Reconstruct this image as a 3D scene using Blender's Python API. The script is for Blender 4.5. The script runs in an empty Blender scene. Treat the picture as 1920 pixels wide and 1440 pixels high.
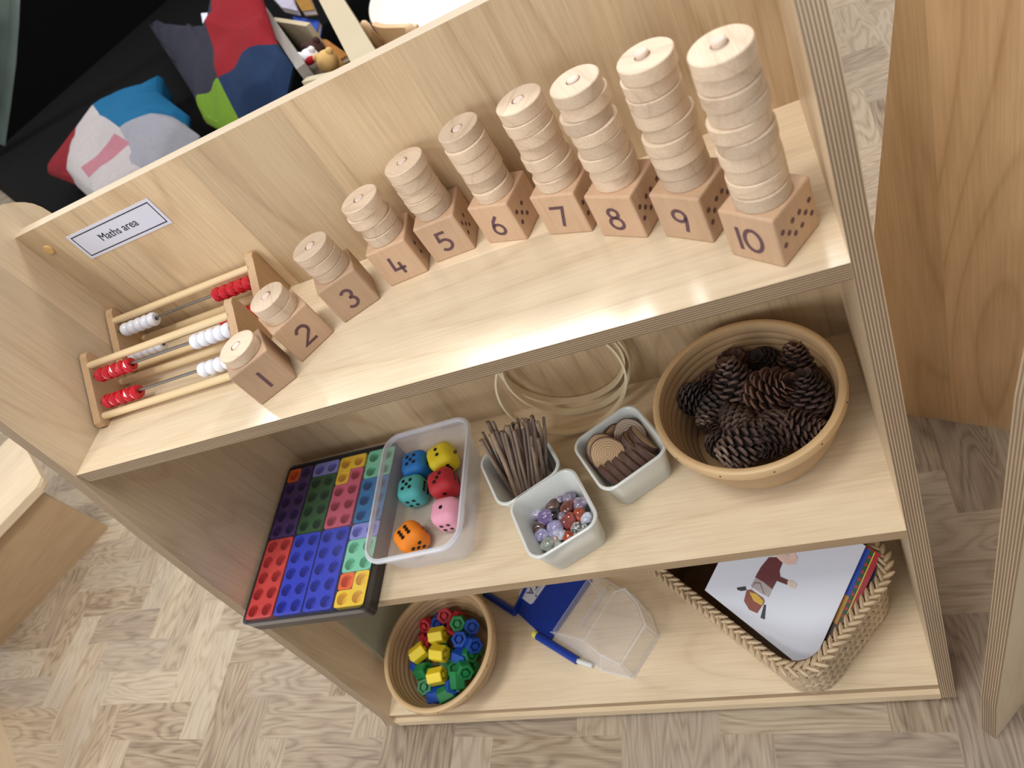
import bpy, bmesh, math, random
from mathutils import Vector, Matrix, Euler
random.seed(7)
SC = bpy.context.scene
COL = SC.collection
PI = math.pi

# ------------------------------------------------------------------ camera
CAM = (0.7135, -0.3504, 0.9955)
RT = Vector((0.8890, 0.0733, -0.4520)); DN = Vector((-0.2288, -0.7839, -0.5771)); FW = Vector((-0.3967, 0.6165, -0.6801))
cd = bpy.data.cameras.new('camera'); cam = bpy.data.objects.new('camera', cd); COL.objects.link(cam)
m = Matrix.Identity(4)
for i in range(3):
    m[i][0] = RT[i]; m[i][1] = -DN[i]; m[i][2] = -FW[i]; m[i][3] = CAM[i]
cam.matrix_world = m
cd.sensor_width = 36.0; cd.lens = 36.0 * 1352.64 / 1920.0; cd.clip_start = 0.02; cd.clip_end = 50
cd.dof.use_dof = True; cd.dof.focus_distance = 0.70; cd.dof.aperture_fstop = 8.0
SC.camera = cam
# ------------------------------------------------------------------ light
SC.view_settings.view_transform = 'Standard'; SC.view_settings.look = 'None'
SC.view_settings.gamma = 1.0; SC.view_settings.use_curve_mapping = False
SC.view_settings.exposure = 0.0
w = bpy.data.worlds.new('world'); SC.world = w; w.use_nodes = True
bg = w.node_tree.nodes['Background']; bg.inputs[0].default_value = (0.93, 0.95, 1.0, 1); bg.inputs[1].default_value = 0.52

def area(name, x, y, z, sx, sy, e, col=(1, 0.97, 0.93)):
    l = bpy.data.lights.new(name, 'AREA'); l.shape = 'RECTANGLE'; l.size = sx; l.size_y = sy; l.energy = e; l.color = col
    o = bpy.data.objects.new(name, l); o.location = (x, y, z); COL.objects.link(o)
    return o
area('ceiling_panel_lamp', -0.90, -1.45, 2.65, 0.6, 0.6, 20)
area('ceiling_panel_lamp', 0.30, -0.42, 2.65, 0.6, 0.6, 21)
area('ceiling_panel_lamp', -0.05, 2.05, 2.65, 1.7, 0.6, 48)
area('ceiling_panel_lamp', 1.95, 1.70, 2.65, 0.6, 0.6, 34)
area('ceiling_panel_lamp', -2.60, 2.05, 2.65, 1.4, 0.6, 36)

fill = area('front_fill_light', -1.3, -2.6, 1.45, 1.6, 1.3, 30, (0.97, 0.98, 1.0))  # added unseen fill from the front left, brightens the shelf compartments
fill.rotation_euler = (Vector((0.5, 0.1, 0.45)) - fill.location).to_track_quat('-Z', 'Y').to_euler()

# ------------------------------------------------------------------ helpers
def lin(c): return c / 12.92 if c <= 0.04045 else ((c + 0.055) / 1.055) ** 2.4
def C(r, g, b, a=1.0): return (lin(r / 255), lin(g / 255), lin(b / 255), a)

def tag(o, label=None, cat=None, group=None, kind=None):
    if label: o['label'] = label
    if cat: o['category'] = cat
    if group: o['group'] = group
    if kind: o['kind'] = kind
    return o
def thing(name, label, cat, loc=(0, 0, 0), rotz=0.0, group=None):
    o = bpy.data.objects.new(name, None); o.empty_display_size = 0.02; COL.objects.link(o)
    o.location = loc; o.rotation_euler = (0, 0, rotz)
    return tag(o, label, cat, group)
def put(name, bm, mats, parent=None, smooth=False, loc=None, rot=None, label=None):
    me = bpy.data.meshes.new(name)
    bmesh.ops.recalc_face_normals(bm, faces=bm.faces)
    bm.to_mesh(me); bm.free()
    return putm(name, me, mats, parent, smooth, loc, rot, label)
def putm(name, me, mats, parent=None, smooth=False, loc=None, rot=None, label=None):
    for mt in (mats if isinstance(mats, (list, tuple)) else [mats]): me.materials.append(mt)
    if smooth: shade(me)
    o = bpy.data.objects.new(name, me); COL.objects.link(o)
    if parent: o.parent = parent
    if loc is not None: o.location = loc
    if rot is not None: o.rotation_euler = rot
    if label: o['label'] = label
    return o
def shade(me, ang=40):
    me.polygons.foreach_set('use_smooth', [True] * len(me.polygons))
    try: me.set_sharp_from_angle(angle=math.radians(ang))
    except Exception: pass
def dup(o, loc=None, rot=None, parent=None, label=None):
    c = o.copy(); COL.objects.link(c)
    if parent is not None: c.parent = parent
    if loc is not None: c.location = loc
    if rot is not None: c.rotation_euler = rot
    if label: c['label'] = label
    return c
def duptree(o, loc=None, rot=None, label=None):
    c = dup(o, loc, rot, label=label)
    for ch in list(o.children):
        k = dup(ch, parent=c)
        for g in list(ch.children): dup(g, parent=k)
    return c

def bx(bm, x0, x1, y0, y1, z0, z1, bev=0.0, mat=0):
    r = bmesh.ops.create_cube(bm, size=1.0)
    for v in r['verts']:
        v.co = Vector((x0 + (v.co.x + .5) * (x1 - x0), y0 + (v.co.y + .5) * (y1 - y0), z0 + (v.co.z + .5) * (z1 - z0)))
    fs = set(f for v in r['verts'] for f in v.link_faces)
    if bev:
        es = list(set(e for v in r['verts'] for e in v.link_edges))
        q = bmesh.ops.bevel(bm, geom=es, offset=bev, segments=2, profile=0.5, affect='EDGES')
        fs |= set(q['faces'])
    for f in fs:
        if f.is_valid: f.material_index = mat
    return bm
def prism(bm, pts, axis, a0, a1, capmat=0, sidemat=0):
    """polygon pts (u,v) extruded along axis from a0 to a1"""
    def mk(u, v, a): return {'x': (a, u, v), 'y': (u, a, v), 'z': (u, v, a)}[axis]
    A = [bm.verts.new(mk(u, v, a0)) for u, v in pts]; B = [bm.verts.new(mk(u, v, a1)) for u, v in pts]
    f = bm.faces.new(A); f.material_index = capmat
    f = bm.faces.new(B[::-1]); f.material_index = capmat
    n = len(pts)
    for i in range(n):
        f = bm.faces.new((A[i], A[(i + 1) % n], B[(i + 1) % n], B[i])); f.material_index = sidemat
    return bm
def loft(bm, loops, cap0=True, cap1=True, closed=False, mat=0):
    rings = [[bm.verts.new(p) for p in lp] for lp in loops]
    n = len(rings[0]); prs = list(zip(rings, rings[1:])) + ([(rings[-1], rings[0])] if closed else [])
    for a, b in prs:
        for i in range(n):
            f = bm.faces.new((a[i], a[(i + 1) % n], b[(i + 1) % n], b[i])); f.material_index = mat
    if cap0 and not closed: bm.faces.new(rings[0][::-1]).material_index = mat
    if cap1 and not closed: bm.faces.new(rings[-1]).material_index = mat
    return bm
def rrect(hx, hy, r, z, n=6, cx=0, cy=0):
    out = []
    for sx, sy, a0 in ((1, 1, 0), (-1, 1, PI / 2), (-1, -1, PI), (1, -1, 1.5 * PI)):
        for i in range(n + 1):
            a = a0 + PI / 2 * i / n
            out.append((cx + sx * (hx - r) + r * math.cos(a), cy + sy * (hy - r) + r * math.sin(a), z))
    return out
def lathe(bm, prof, n=32, cap0=False, cap1=False, mat=0, closed=False):
    return loft(bm, [[(r * math.cos(2 * PI * i / n), r * math.sin(2 * PI * i / n), z) for i in range(n)] for r, z in prof], cap0, cap1, closed, mat)
def tube(bm, pts, rad, n=8, caps=True, closed=False, mat=0):
    pts = [Vector(p) for p in pts]; rs = rad if isinstance(rad, (list, tuple)) else [rad] * len(pts)
    loops = []; N = len(pts); ref = None
    for i, p in enumerate(pts):
        if closed: t = pts[(i + 1) % N] - pts[i - 1]
        else: t = pts[min(i + 1, N - 1)] - pts[max(i - 1, 0)]
        t.normalize()
        if ref is None:
            ref = Vector((0, 0, 1)) if abs(t.z) < .9 else Vector((1, 0, 0))
        a = t.cross(ref).normalized(); b = t.cross(a).normalized(); ref = a.cross(t) * -1 if False else ref
        loops.append([p + (a * math.cos(2 * PI * k / n) + b * math.sin(2 * PI * k / n)) * rs[i] for k in range(n)])
    return loft(bm, loops, caps, caps, closed, mat)
def ribbon(bm, pts, wd, z=0.0, mat=0, th=0.0002):
    """flat stroke of width wd along 2-D pts, in the xy plane at height z"""
    P = [Vector((p[0], p[1])) for p in pts]; n = len(P); L = []
    for i in range(n):
        d0 = (P[i] - P[i - 1]).normalized() if i else (P[1] - P[0]).normalized()
        d1 = (P[i + 1] - P[i]).normalized() if i < n - 1 else d0
        t = (d0 + d1); t = t.normalized() if t.length > 1e-6 else d0
        nn = Vector((-t.y, t.x)); k = 1 / max(.5, nn.dot(Vector((-d0.y, d0.x))))
        L.append((P[i] + nn * wd / 2 * k, P[i] - nn * wd / 2 * k))
    T = [(bm.verts.new((a.x, a.y, z + th)), bm.verts.new((b.x, b.y, z + th))) for a, b in L]
    for i in range(n - 1):
        bm.faces.new((T[i][0], T[i][1], T[i + 1][1], T[i + 1][0])).material_index = mat
    return bm
def arc(cx, cy, r, a0, a1, n=12, ry=None):
    ry = ry or r
    return [(cx + r * math.cos(math.radians(a0 + (a1 - a0) * i / n)), cy + ry * math.sin(math.radians(a0 + (a1 - a0) * i / n))) for i in range(n + 1)]
def xf(bm, M):
    bmesh.ops.transform(bm, matrix=M, verts=bm.verts); return bm
def jitter(bm, amt, sc, seed=0):
    from mathutils import noise
    for v in bm.verts:
        q = v.co * sc + Vector((seed * 3.1, seed * 1.7, seed)); v.co += v.co.normalized() * noise.noise(q) * amt
    return bm
def textmesh(body, size, extr=0.0):
    cu = bpy.data.curves.new('t', 'FONT'); cu.body = body; cu.size = size; cu.align_x = 'CENTER'; cu.align_y = 'CENTER'; cu.extrude = extr
    o = bpy.data.objects.new('t', cu); COL.objects.link(o)
    me = bpy.data.meshes.new_from_object(o)
    bpy.data.objects.remove(o); bpy.data.curves.remove(cu)
    return me
def inpoly(x, y, P):
    r = False; n = len(P); j = n - 1
    for i in range(n):
        if (P[i][1] > y) != (P[j][1] > y) and x < (P[j][0] - P[i][0]) * (y - P[i][1]) / (P[j][1] - P[i][1]) + P[i][0]: r = not r
        j = i
    return r

# ------------------------------------------------------------------ materials
def newmat(name):
    mt = bpy.data.materials.new(name); mt.use_nodes = True
    return mt, mt.node_tree, mt.node_tree.nodes['Principled BSDF']
def nd(nt, t, ins=None, **at):
    n = nt.nodes.new(t)
    for k, v in at.items(): setattr(n, k, v)
    for k, v in (ins or {}).items():
        s = n.inputs[k]
        if hasattr(v, 'is_output') or isinstance(v, bpy.types.NodeSocket): nt.links.new(v, s)
        else: s.default_value = v
    return n
def math_(nt, op, a, b=0.0): return nd(nt, 'ShaderNodeMath', {0: a, 1: b}, operation=op).outputs[0]
def ramp(nt, fac, stops):
    r = nd(nt, 'ShaderNodeValToRGB', {0: fac}); e = r.color_ramp.elements
    while len(e) < len(stops): e.new(0.5)
    for i, (p, c) in enumerate(stops): e[i].position = p; e[i].color = c
    return r.outputs[0]
def mixc(nt, f, a, b, bt='MIX'):
    n = nd(nt, 'ShaderNodeMix', data_type='RGBA', blend_type=bt)
    for k, v in ((0, f), (6, a), (7, b)):
        if isinstance(v, bpy.types.NodeSocket): nt.links.new(v, n.inputs[k])
        else: n.inputs[k].default_value = v
    return n.outputs[2]
def plain(name, col, rough=0.5, spec=0.5, noise=0.0, nscale=60, metal=0.0, alpha=1.0, coat=0.0, trans=0.0, bump=0.0, sub=0.0):
    mt, nt, b = newmat(name)
    b.inputs['Roughness'].default_value = rough; b.inputs['Metallic'].default_value = metal
    b.inputs['Specular IOR Level'].default_value = spec; b.inputs['Alpha'].default_value = alpha
    b.inputs['Coat Weight'].default_value = coat; b.inputs['Transmission Weight'].default_value = trans
    tc = nd(nt, 'ShaderNodeTexCoord')
    nz = nd(nt, 'ShaderNodeTexNoise', {'Vector': tc.outputs['Object'], 'Scale': nscale, 'Detail': 4.0})
    k = noise
    nt.links.new(mixc(nt, nz.outputs[0], tuple(c * (1 - k) for c in col[:3]) + (1,), tuple(min(1, c * (1 + k)) for c in col[:3]) + (1,)), b.inputs['Base Color'])
    if bump: nt.links.new(nd(nt, 'ShaderNodeBump', {'Height': nz.outputs[0], 'Strength': bump, 'Distance': 0.001}).outputs[0], b.inputs['Normal'])
    return mt
AX = {'x': 0, 'y': 1, 'z': 2}
def wood(name, light, dark, grain='z', across='x', strip=0.105, fig=0.6, rough=0.34, scale=1.0, rnd=False, cath=1.0, spec=0.5, tint=0.10):
    """veneer / laminate: fine streaks, cathedral figure and board-wide tone changes along one grain axis"""
    mt, nt, b = newmat(name)
    tc = nd(nt, 'ShaderNodeTexCoord'); v = tc.outputs['Object']
    if rnd:
        oi = nd(nt, 'ShaderNodeObjectInfo')
        ofs = nd(nt, 'ShaderNodeVectorMath', {0: oi.outputs['Random'], 1: (7.3, 3.1, 9.7)}, operation='MULTIPLY').outputs[0]
        v = nd(nt, 'ShaderNodeVectorMath', {0: v, 1: ofs}, operation='ADD').outputs[0]
    sx = nd(nt, 'ShaderNodeSeparateXYZ', {0: v})
    st = math_(nt, 'FLOOR', math_(nt, 'DIVIDE', sx.outputs[AX[across]], strip))
    wn = nd(nt, 'ShaderNodeTexWhiteNoise', {'W': math_(nt, 'ADD', st, 17.3)}, noise_dimensions='1D')
    off = nd(nt, 'ShaderNodeVectorMath', {0: wn.outputs['Color'], 1: (3.0, 3.0, 3.0)}, operation='MULTIPLY').outputs[0]
    vv = nd(nt, 'ShaderNodeVectorMath', {0: v, 1: off}, operation='ADD').outputs[0]
    s1 = [1.0, 1.0, 1.0]; s1[AX[grain]] = 0.035
    m1 = nd(nt, 'ShaderNodeMapping', {'Vector': vv, 'Scale': s1}).outputs[0]
    fine = nd(nt, 'ShaderNodeTexNoise', {'Vector': m1, 'Scale': 420 * scale, 'Detail': 3.0, 'Roughness': 0.6}).outputs[0]
    s2 = [1.0, 1.0, 1.0]; s2[AX[grain]] = 0.16
    m2 = nd(nt, 'ShaderNodeMapping', {'Vector': vv, 'Scale': s2}).outputs[0]
    big = nd(nt, 'ShaderNodeTexNoise', {'Vector': m2, 'Scale': 9.0 * scale, 'Detail': 1.0, 'Roughness': 0.35}).outputs[0]
    lines = math_(nt, 'FRACT', math_(nt, 'MULTIPLY', big, 9.0 * cath))
    lines = ramp(nt, lines, [(0.0, (1, 1, 1, 1)), (0.12, (.35, .35, .35, 1)), (0.5, (0, 0, 0, 1)), (0.9, (.25, .25, .25, 1)), (1.0, (1, 1, 1, 1))])
    s3 = [1.0, 1.0, 1.0]; s3[AX[grain]] = 0.45
    m3 = nd(nt, 'ShaderNodeMapping', {'Vector': vv, 'Scale': s3}).outputs[0]
    mot = nd(nt, 'ShaderNodeTexNoise', {'Vector': m3, 'Scale': 22.0 * scale, 'Detail': 2.0}).outputs[0]
    f = math_(nt, 'ADD', math_(nt, 'MULTIPLY', lines, 0.55 * fig), math_(nt, 'MULTIPLY', math_(nt, 'SUBTRACT', fine, 0.35), 0.9))
    f = math_(nt, 'ADD', f, math_(nt, 'MULTIPLY', math_(nt, 'SUBTRACT', mot, 0.5), 0.55))
    col = mixc(nt, nd(nt, 'ShaderNodeClamp', {0: f}).outputs[0], light, dark)
    tone = math_(nt, 'ADD', 1.0 - tint, math_(nt, 'MULTIPLY', wn.outputs['Value'], 2 * tint))
    if rnd: tone = math_(nt, 'MULTIPLY', tone, math_(nt, 'ADD', 0.80, math_(nt, 'MULTIPLY', oi.outputs['Random'], 0.28)))
    tc2 = nd(nt, 'ShaderNodeCombineColor', {0: tone, 1: tone, 2: tone}).outputs[0]
    nt.links.new(mixc(nt, 1.0, col, tc2, 'MULTIPLY'), b.inputs['Base Color'])
    b.inputs['Roughness'].default_value = rough; b.inputs['Specular IOR Level'].default_value = spec
    return mt
def ply(name, axis, n=7, light=C(202, 180, 146), dark=C(132, 110, 88), rough=0.55):
    """stacked plies seen on a cut edge: stripes across the board's thickness"""
    mt, nt, b = newmat(name); tc = nd(nt, 'ShaderNodeTexCoord')
    g = nd(nt, 'ShaderNodeSeparateXYZ', {0: tc.outputs['Generated']}).outputs[AX[axis]]
    sc = [7.0] * 3; sc[AX[axis]] = 160.0
    nz = nd(nt, 'ShaderNodeTexNoise', {'Vector': nd(nt, 'ShaderNodeMapping', {'Vector': tc.outputs['Object'], 'Scale': sc}).outputs[0], 'Scale': 1.0, 'Detail': 3.0}).outputs[0]
    t = math_(nt, 'ADD', math_(nt, 'MULTIPLY', g, n), math_(nt, 'MULTIPLY', nz, 0.30))
    s = math_(nt, 'SINE', math_(nt, 'MULTIPLY', t, 2 * PI * 0.5))
    s = math_(nt, 'ADD', math_(nt, 'MULTIPLY', math_(nt, 'ABSOLUTE', s), 1.0), math_(nt, 'MULTIPLY', math_(nt, 'SUBTRACT', nz, .5), 0.5))
    nt.links.new(ramp(nt, s, [(0.0, light), (0.24, light), (0.42, dark), (1.0, tuple(c * .85 for c in dark[:3]) + (1,))]), b.inputs['Base Color'])
    b.inputs['Roughness'].default_value = rough
    return mt
def clear(name, tint, alpha, rough=0.08, spec=0.5):
    """thin transparent plastic"""
    mt, nt, b = newmat(name)
    b.inputs['Base Color'].default_value = tint; b.inputs['Roughness'].default_value = rough; b.inputs['Specular IOR Level'].default_value = spec
    fr = nd(nt, 'ShaderNodeLayerWeight', {'Blend': 0.35}).outputs['Facing']
    a = nd(nt, 'ShaderNodeClamp', {0: math_(nt, 'ADD', math_(nt, 'MULTIPLY', math_(nt, 'POWER', fr, 2.0), 0.5), alpha)}).outputs[0]
    nt.links.new(a, b.inputs['Alpha'])
    return mt

BL, BD = C(226, 203, 166), C(182, 151, 113)
M_sh = wood('maple_laminate_shelf', C(235, 217, 186), C(197, 170, 135), 'x', 'y', 0.13, 0.5, 0.22)
_b = M_sh.node_tree.nodes['Principled BSDF']; _b.inputs['Coat Weight'].default_value = 0.6; _b.inputs['Coat Roughness'].default_value = 0.16
M_bk = wood('maple_laminate_back', C(216, 191, 154), C(165, 134, 100), 'z', 'x', 0.118, 0.7, 0.36)
M_sd = wood('maple_laminate_side', C(226, 206, 174), C(184, 156, 124), 'z', 'y', 0.15, 0.5, 0.33)
M_plyx = ply('plywood_edge_x', 'x'); M_plyz = ply('plywood_edge_z', 'z', 7); M_plyy = ply('plywood_edge_y', 'y', 7, C(232, 218, 192), C(196, 174, 146))
M_plyn = ply('plywood_edge_neighbour', 'y', 7)
M_edge = wood('maple_edge_band', C(172, 148, 116), C(136, 110, 84), 'x', 'z', 0.05, 0.2, 0.5)
M_plinth = wood('maple_plinth', C(226, 205, 170), C(192, 164, 128), 'x', 'z', 0.3, 0.3, 0.4)
M_beech = wood('beech_block', C(208, 174, 142), C(172, 134, 104), 'z', 'x', 0.5, 0.25, 0.5, 2.2, rnd=True, tint=0.03)
M_disc = wood('beech_disc', C(228, 206, 180), C(176, 146, 118), 'x', 'y', 0.5, 0.55, 0.5, 2.0, rnd=True, tint=0.03)
M_abac = wood('beech_abacus', C(206, 172, 132), C(172, 132, 94), 'z', 'y', 0.5, 0.25, 0.5, 2.0, tint=0.03)
M_dowel = plain('pale_dowel', C(226, 200, 156), 0.45, noise=0.06, nscale=30)
M_peg = plain('beech_peg', C(222, 200, 184), 0.45, noise=0.06, nscale=30)
M_purple = plain('purple_brown_print', C(98, 68, 76), 0.6)
M_steel = plain('steel_wire', C(140, 138, 136), 0.3, metal=0.85)
M_white = plain('white_bead', C(236, 238, 246), 0.18)
M_redb = plain('red_bead', C(200, 20, 36), 0.16, coat=0.4)
M_paper = plain('paper_label', C(214, 216, 232), 0.35)
M_ink = plain('black_ink', C(24, 24, 32), 0.6)
M_cap = plain('screw_cap', C(222, 184, 118), 0.45)
M_black = plain('black_plastic', C(26, 26, 30), 0.3)
M_pip = plain('black_pip', C(14, 14, 18), 0.5)
M_cup = plain('white_melamine', C(214, 218, 214), 0.22)

# ------------------------------------------------------------------ setting: floor, walls
W = 0.0655
def floor_mesh():
    me = bpy.data.meshes.new('floor'); vs, fs, uv, cl = [], [], [], []
    th = math.radians(-1.4); ct, s_ = math.cos(th), math.sin(th); x0, y0 = -0.757, 0.0455; g = 0.0
    def q(ax, ay, bx_, by, hor):
        pts = [(ax, ay), (bx_, ay), (bx_, by), (ax, by)]
        X = [(x0 + ct * a - s_ * b, y0 + s_ * a + ct * b) for a, b in pts]
        if not any(-5.2 < a < 4.2 and -3.2 < b < 5.6 for a, b in X): return
        i = len(vs); vs.extend([(a, b, 0.0) for a, b in X]); fs.append((i, i + 1, i + 2, i + 3))
        ou, ov = random.random() * 40, random.random() * 40
        uv.extend([(ou + (a if hor else b), ov + (b if hor else a)) for a, b in pts]); r = random.random(); r2 = random.random()
        cl.extend([(r, r2, 0, 1)] * 4)
    for k in range(-140, 140):
        for j in range(-16, 17):
            ox = k * W + 6 * W * j; oy = -k * W
            q(ox, oy - W, ox + 3 * W, oy, True)
            q(ox + 3 * W, oy - W, ox + 4 * W, oy + 2 * W, False)
    me.from_pydata(vs, [], fs); me.update()
    u = me.uv_layers.new(name='UVMap')
    for i, c in enumerate(uv): u.data[i].uv = c
    a = me.color_attributes.new('plank', 'FLOAT_COLOR', 'CORNER')
    for i, c in enumerate(cl): a.data[i].color = c
    return me
def floor_mat():
    mt, nt, b = newmat('oak_herringbone_vinyl')
    uv = nd(nt, 'ShaderNodeUVMap').outputs[0]; at = nd(nt, 'ShaderNodeVertexColor', layer_name='plank').outputs[0]
    sp = nd(nt, 'ShaderNodeSeparateColor', {0: at})
    m1 = nd(nt, 'ShaderNodeMapping', {'Vector': uv, 'Scale': (0.22, 1.0, 1.0)}).outputs[0]
    big = nd(nt, 'ShaderNodeTexNoise', {'Vector': m1, 'Scale': 17.0, 'Detail': 2.0, 'Roughness': 0.45, 'Distortion': 0.35}).outputs[0]
    ln = math_(nt, 'FRACT', math_(nt, 'MULTIPLY', big, 15.0))
    ln = ramp(nt, ln, [(0.0, (1, 1, 1, 1)), (0.25, (.3, .3, .3, 1)), (0.6, (0, 0, 0, 1)), (1.0, (.9, .9, .9, 1))])
    m2 = nd(nt, 'ShaderNodeMapping', {'Vector': uv, 'Scale': (0.05, 1.0, 1.0)}).outputs[0]
    fine = nd(nt, 'ShaderNodeTexNoise', {'Vector': m2, 'Scale': 330.0, 'Detail': 3.0}).outputs[0]
    f = math_(nt, 'ADD', math_(nt, 'MULTIPLY', ln, 0.34), math_(nt, 'MULTIPLY', math_(nt, 'SUBTRACT', fine, 0.3), 0.80))
    f = math_(nt, 'ADD', f, math_(nt, 'MULTIPLY', math_(nt, 'SUBTRACT', sp.outputs[0], 0.5), 0.42))
    col = ramp(nt, f, [(0.0, C(190, 174, 150)), (0.35, C(165, 146, 121)), (0.7, C(122, 102, 82)), (1.0, C(86, 69, 55))])
    col = mixc(nt, math_(nt, 'MULTIPLY', sp.outputs[1], 0.35), col, C(150, 138, 130))
    nt.links.new(col, b.inputs['Base Color']); b.inputs['Roughness'].default_value = 0.36; b.inputs['Specular IOR Level'].default_value = 0.45
    return mt
tag(putm('floor', floor_mesh(), floor_mat()), kind='structure')
M_wall = plain('wall_paint', C(216, 216, 212), 0.8, noise=0.02)
bm = bmesh.new(); bx(bm, -5.1, 4.1, 5.5, 5.6, 0, 2.8); tag(put('wall_back', bm, M_wall), kind='structure')
bm = bmesh.new(); bx(bm, -5.2, -5.1, -3.1, 5.6, 0, 2.8); tag(put('wall_left', bm, M_wall), kind='structure')

# ------------------------------------------------------------------ the shelving unit
WI, TH = 0.74, 0.015
ZT, ZM, ZB, YB, ZTOP = 0.6397, 0.3507, 0.0476, 0.1864, 0.8088
unit = thing('shelf_unit', 'light maple unit with three open shelves and plywood edges, in the centre', 'shelf', (0, 0, 0))
prof = [(-0.0795, 0.0), (-0.0938, 0.030), (-0.0870, 0.0476), (-0.0640, 0.215), (-0.0360, 0.43), (-0.0190, 0.54), (-0.0015, 0.640), (0.0035, 0.680), (0.0065, 0.705), (0.0100, 0.728), (0.0150, 0.748), (0.0230, 0.768), (0.036, 0.788), (0.054, 0.806), (0.078, 0.821), (0.102, 0.832), (0.128, 0.839),
        (0.160, 0.844), (0.182, 0.8435), (0.198, 0.8400), (0.211, 0.8350), (0.2215, 0.8285), (0.2300, 0.8215), (0.2360, 0.8145), (0.2400, 0.8060), (0.2420, 0.7965), (0.243, 0.78), (0.243, 0.0)]
for x0, x1 in ((-TH, 0.0), (WI, WI + TH)):
    bm = bmesh.new(); prism(bm, prof, 'x', x0, x1, 0, 1)
    put('side_panel', bm, [M_sd, M_plyx], unit, True)
def shelf(yf, zt, matedge):
    bm = bmesh.new(); bx(bm, 0.0, WI, yf, YB, zt - TH, zt)
    for f in bm.faces:
        if f.normal.y < -0.5 or f.calc_center_median().y < yf + 0.001: f.material_index = 1
    return put('shelf', bm, [M_sh, matedge], unit)
shelf(0.0, ZT, M_plyz); shelf(-0.0432, ZM, M_edge); shelf(-0.0846, ZB, M_edge)
bm = bmesh.new(); bx(bm, 0.0, WI, YB, YB + TH, 0.02, ZTOP)
for f in bm.faces:
    if f.calc_center_median().z > ZTOP - 0.001: f.material_index = 1
put('back_panel', bm, [M_bk, M_plyy], unit)
bm = bmesh.new(); bx(bm, 0.0, WI, -0.0905, -0.078, 0.014, ZB - TH); put('plinth', bm, M_plinth, unit)
bm = bmesh.new(); lathe(bm, [(0.0001, 0.0016), (0.0048, 0.0014), (0.0056, 0.0004), (0.0056, 0.0)], 24)
put('screw_cap', bm, M_cap, unit, True, (0.0199, YB, 0.7835), (PI / 2, 0, 0), label='yellowish round screw cap')
# grey-green sheet against the lower left panel
bm = bmesh.new(); prism(bm, [(-0.021, ZB + .0005), (0.028, 0.33), (0.182, 0.33), (0.182, ZB + .0005)], 'x', 0.0008, 0.0038)
tag(put('plastic_sheet', bm, plain('grey_green_plastic', C(176, 180, 160), 0.25, noise=0.08, nscale=9)), 'glossy grey green plastic sheet standing against the lower left side panel', 'sheet')
# the paper sign
sg = thing('sign', 'white paper sign reading Maths area inside a thin black border', 'sign', (0.1126, YB, 0.7718), math.radians(0.0))
bm = bmesh.new(); bx(bm, -0.0603, 0.0603, -0.0005, 0.0, -0.0158, 0.0158); put('paper', bm, M_paper, sg)
bm = bmesh.new()
for a, b, c, d in ((-.0565, .0565, .0118, .0128), (-.0565, .0565, -.0128, -.0118), (-.0565, -.0555, -.0128, .0128), (.0555, .0565, -.0128, .0128)): bx(bm, a, b, -0.0007, -0.0005, c, d)
put('border', bm, M_ink, sg)
putm('lettering', textmesh('Maths area', 0.0122), M_ink, sg, loc=(0, -0.0008, 0.0), rot=(PI / 2, 0, 0))

# ------------------------------------------------------------------ number blocks and discs
S = 0.0415
DIG = {
 '0': [arc(.3, .5, .29, 90, 450, 28, .44)],
 '1': [[(.0, .03), (.0, .97)]],
 '2': [arc(.29, .66, .27, 165, -28, 14) + [(.02, .04), (.6, .04)]],
 '3': [arc(.26, .71, .22, 150, -80, 12) , arc(.26, .27, .24, 88, -150, 14)],
 '4': [[(.12, .97), (.06, .30), (.58, .30)], [(.40, .62), (.40, .0)]],
 '5': [[(.50, .93), (.12, .93), (.08, .55)] + arc(.26, .31, .27, 118, -140, 14)],
 '6': [[(.44, .97), (.20, .70)] + arc(.30, .29, .25, 150, 510, 24)],
 '7': [[(.0, .92), (.56, .92), (.26, .0)]],
 '8': [arc(.3, .74, .20, 0, 360, 20), arc(.3, .28, .26, 0, 360, 22)],
 '9': [arc(.28, .69, .24, 0, 360, 22), [(.52, .72), (.50, .45), (.40, .0)]],
}
def numeral(txt, h):
    bm = bmesh.new(); x = 0.0
    for i, ch in enumerate(txt):
        for st in DIG[ch]: ribbon(bm, [(x + a * h, b * h) for a, b in st], 0.135 * h, th=0.0002 + 0.00002 * i)
        x += (0.20 if ch == '1' else 0.66) * h
    xs = [v.co.x for v in bm.verts]; mx = (min(xs) + max(xs)) / 2
    for v in bm.verts: v.co.x -= mx; v.co.y -= h / 2
    return bm
def dots(n):
    five = [(0, 0), (.134, .134), (-.134, .134), (.134, -.134), (-.134, -.134)]
    P = []
    if n == 4: P = [(.3, .62), (.3, .36), (.7, .62), (.7, .36)]
    elif n >= 5:
        P += [(.28 + a, .5 + b) for a, b in five]
        for a, b in five[:max(0, n - 5)] if n > 6 else []: P.append((.73 + a, .5 + b))
    return P
blocks = {1: (.2510, .0516, 33.4), 2: (.2800, .0925, 44), 3: (.3289, .1263, 26.3), 4: (.3842, .1514, 5.6), 5: (.4343, .1626, 1.9), 6: (.4954, .1555, -18.5),
          7: (.5560, .1376, -20.3), 8: (.6047, .1103, -28.3), 9: (.6555, .0830, -34.6), 10: (.7005, .0398, -40.6)}
blocks[5] = (.4343, .1618, 1.9)
DT, DR = 0.0106, 0.0183
me_discs = []
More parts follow.
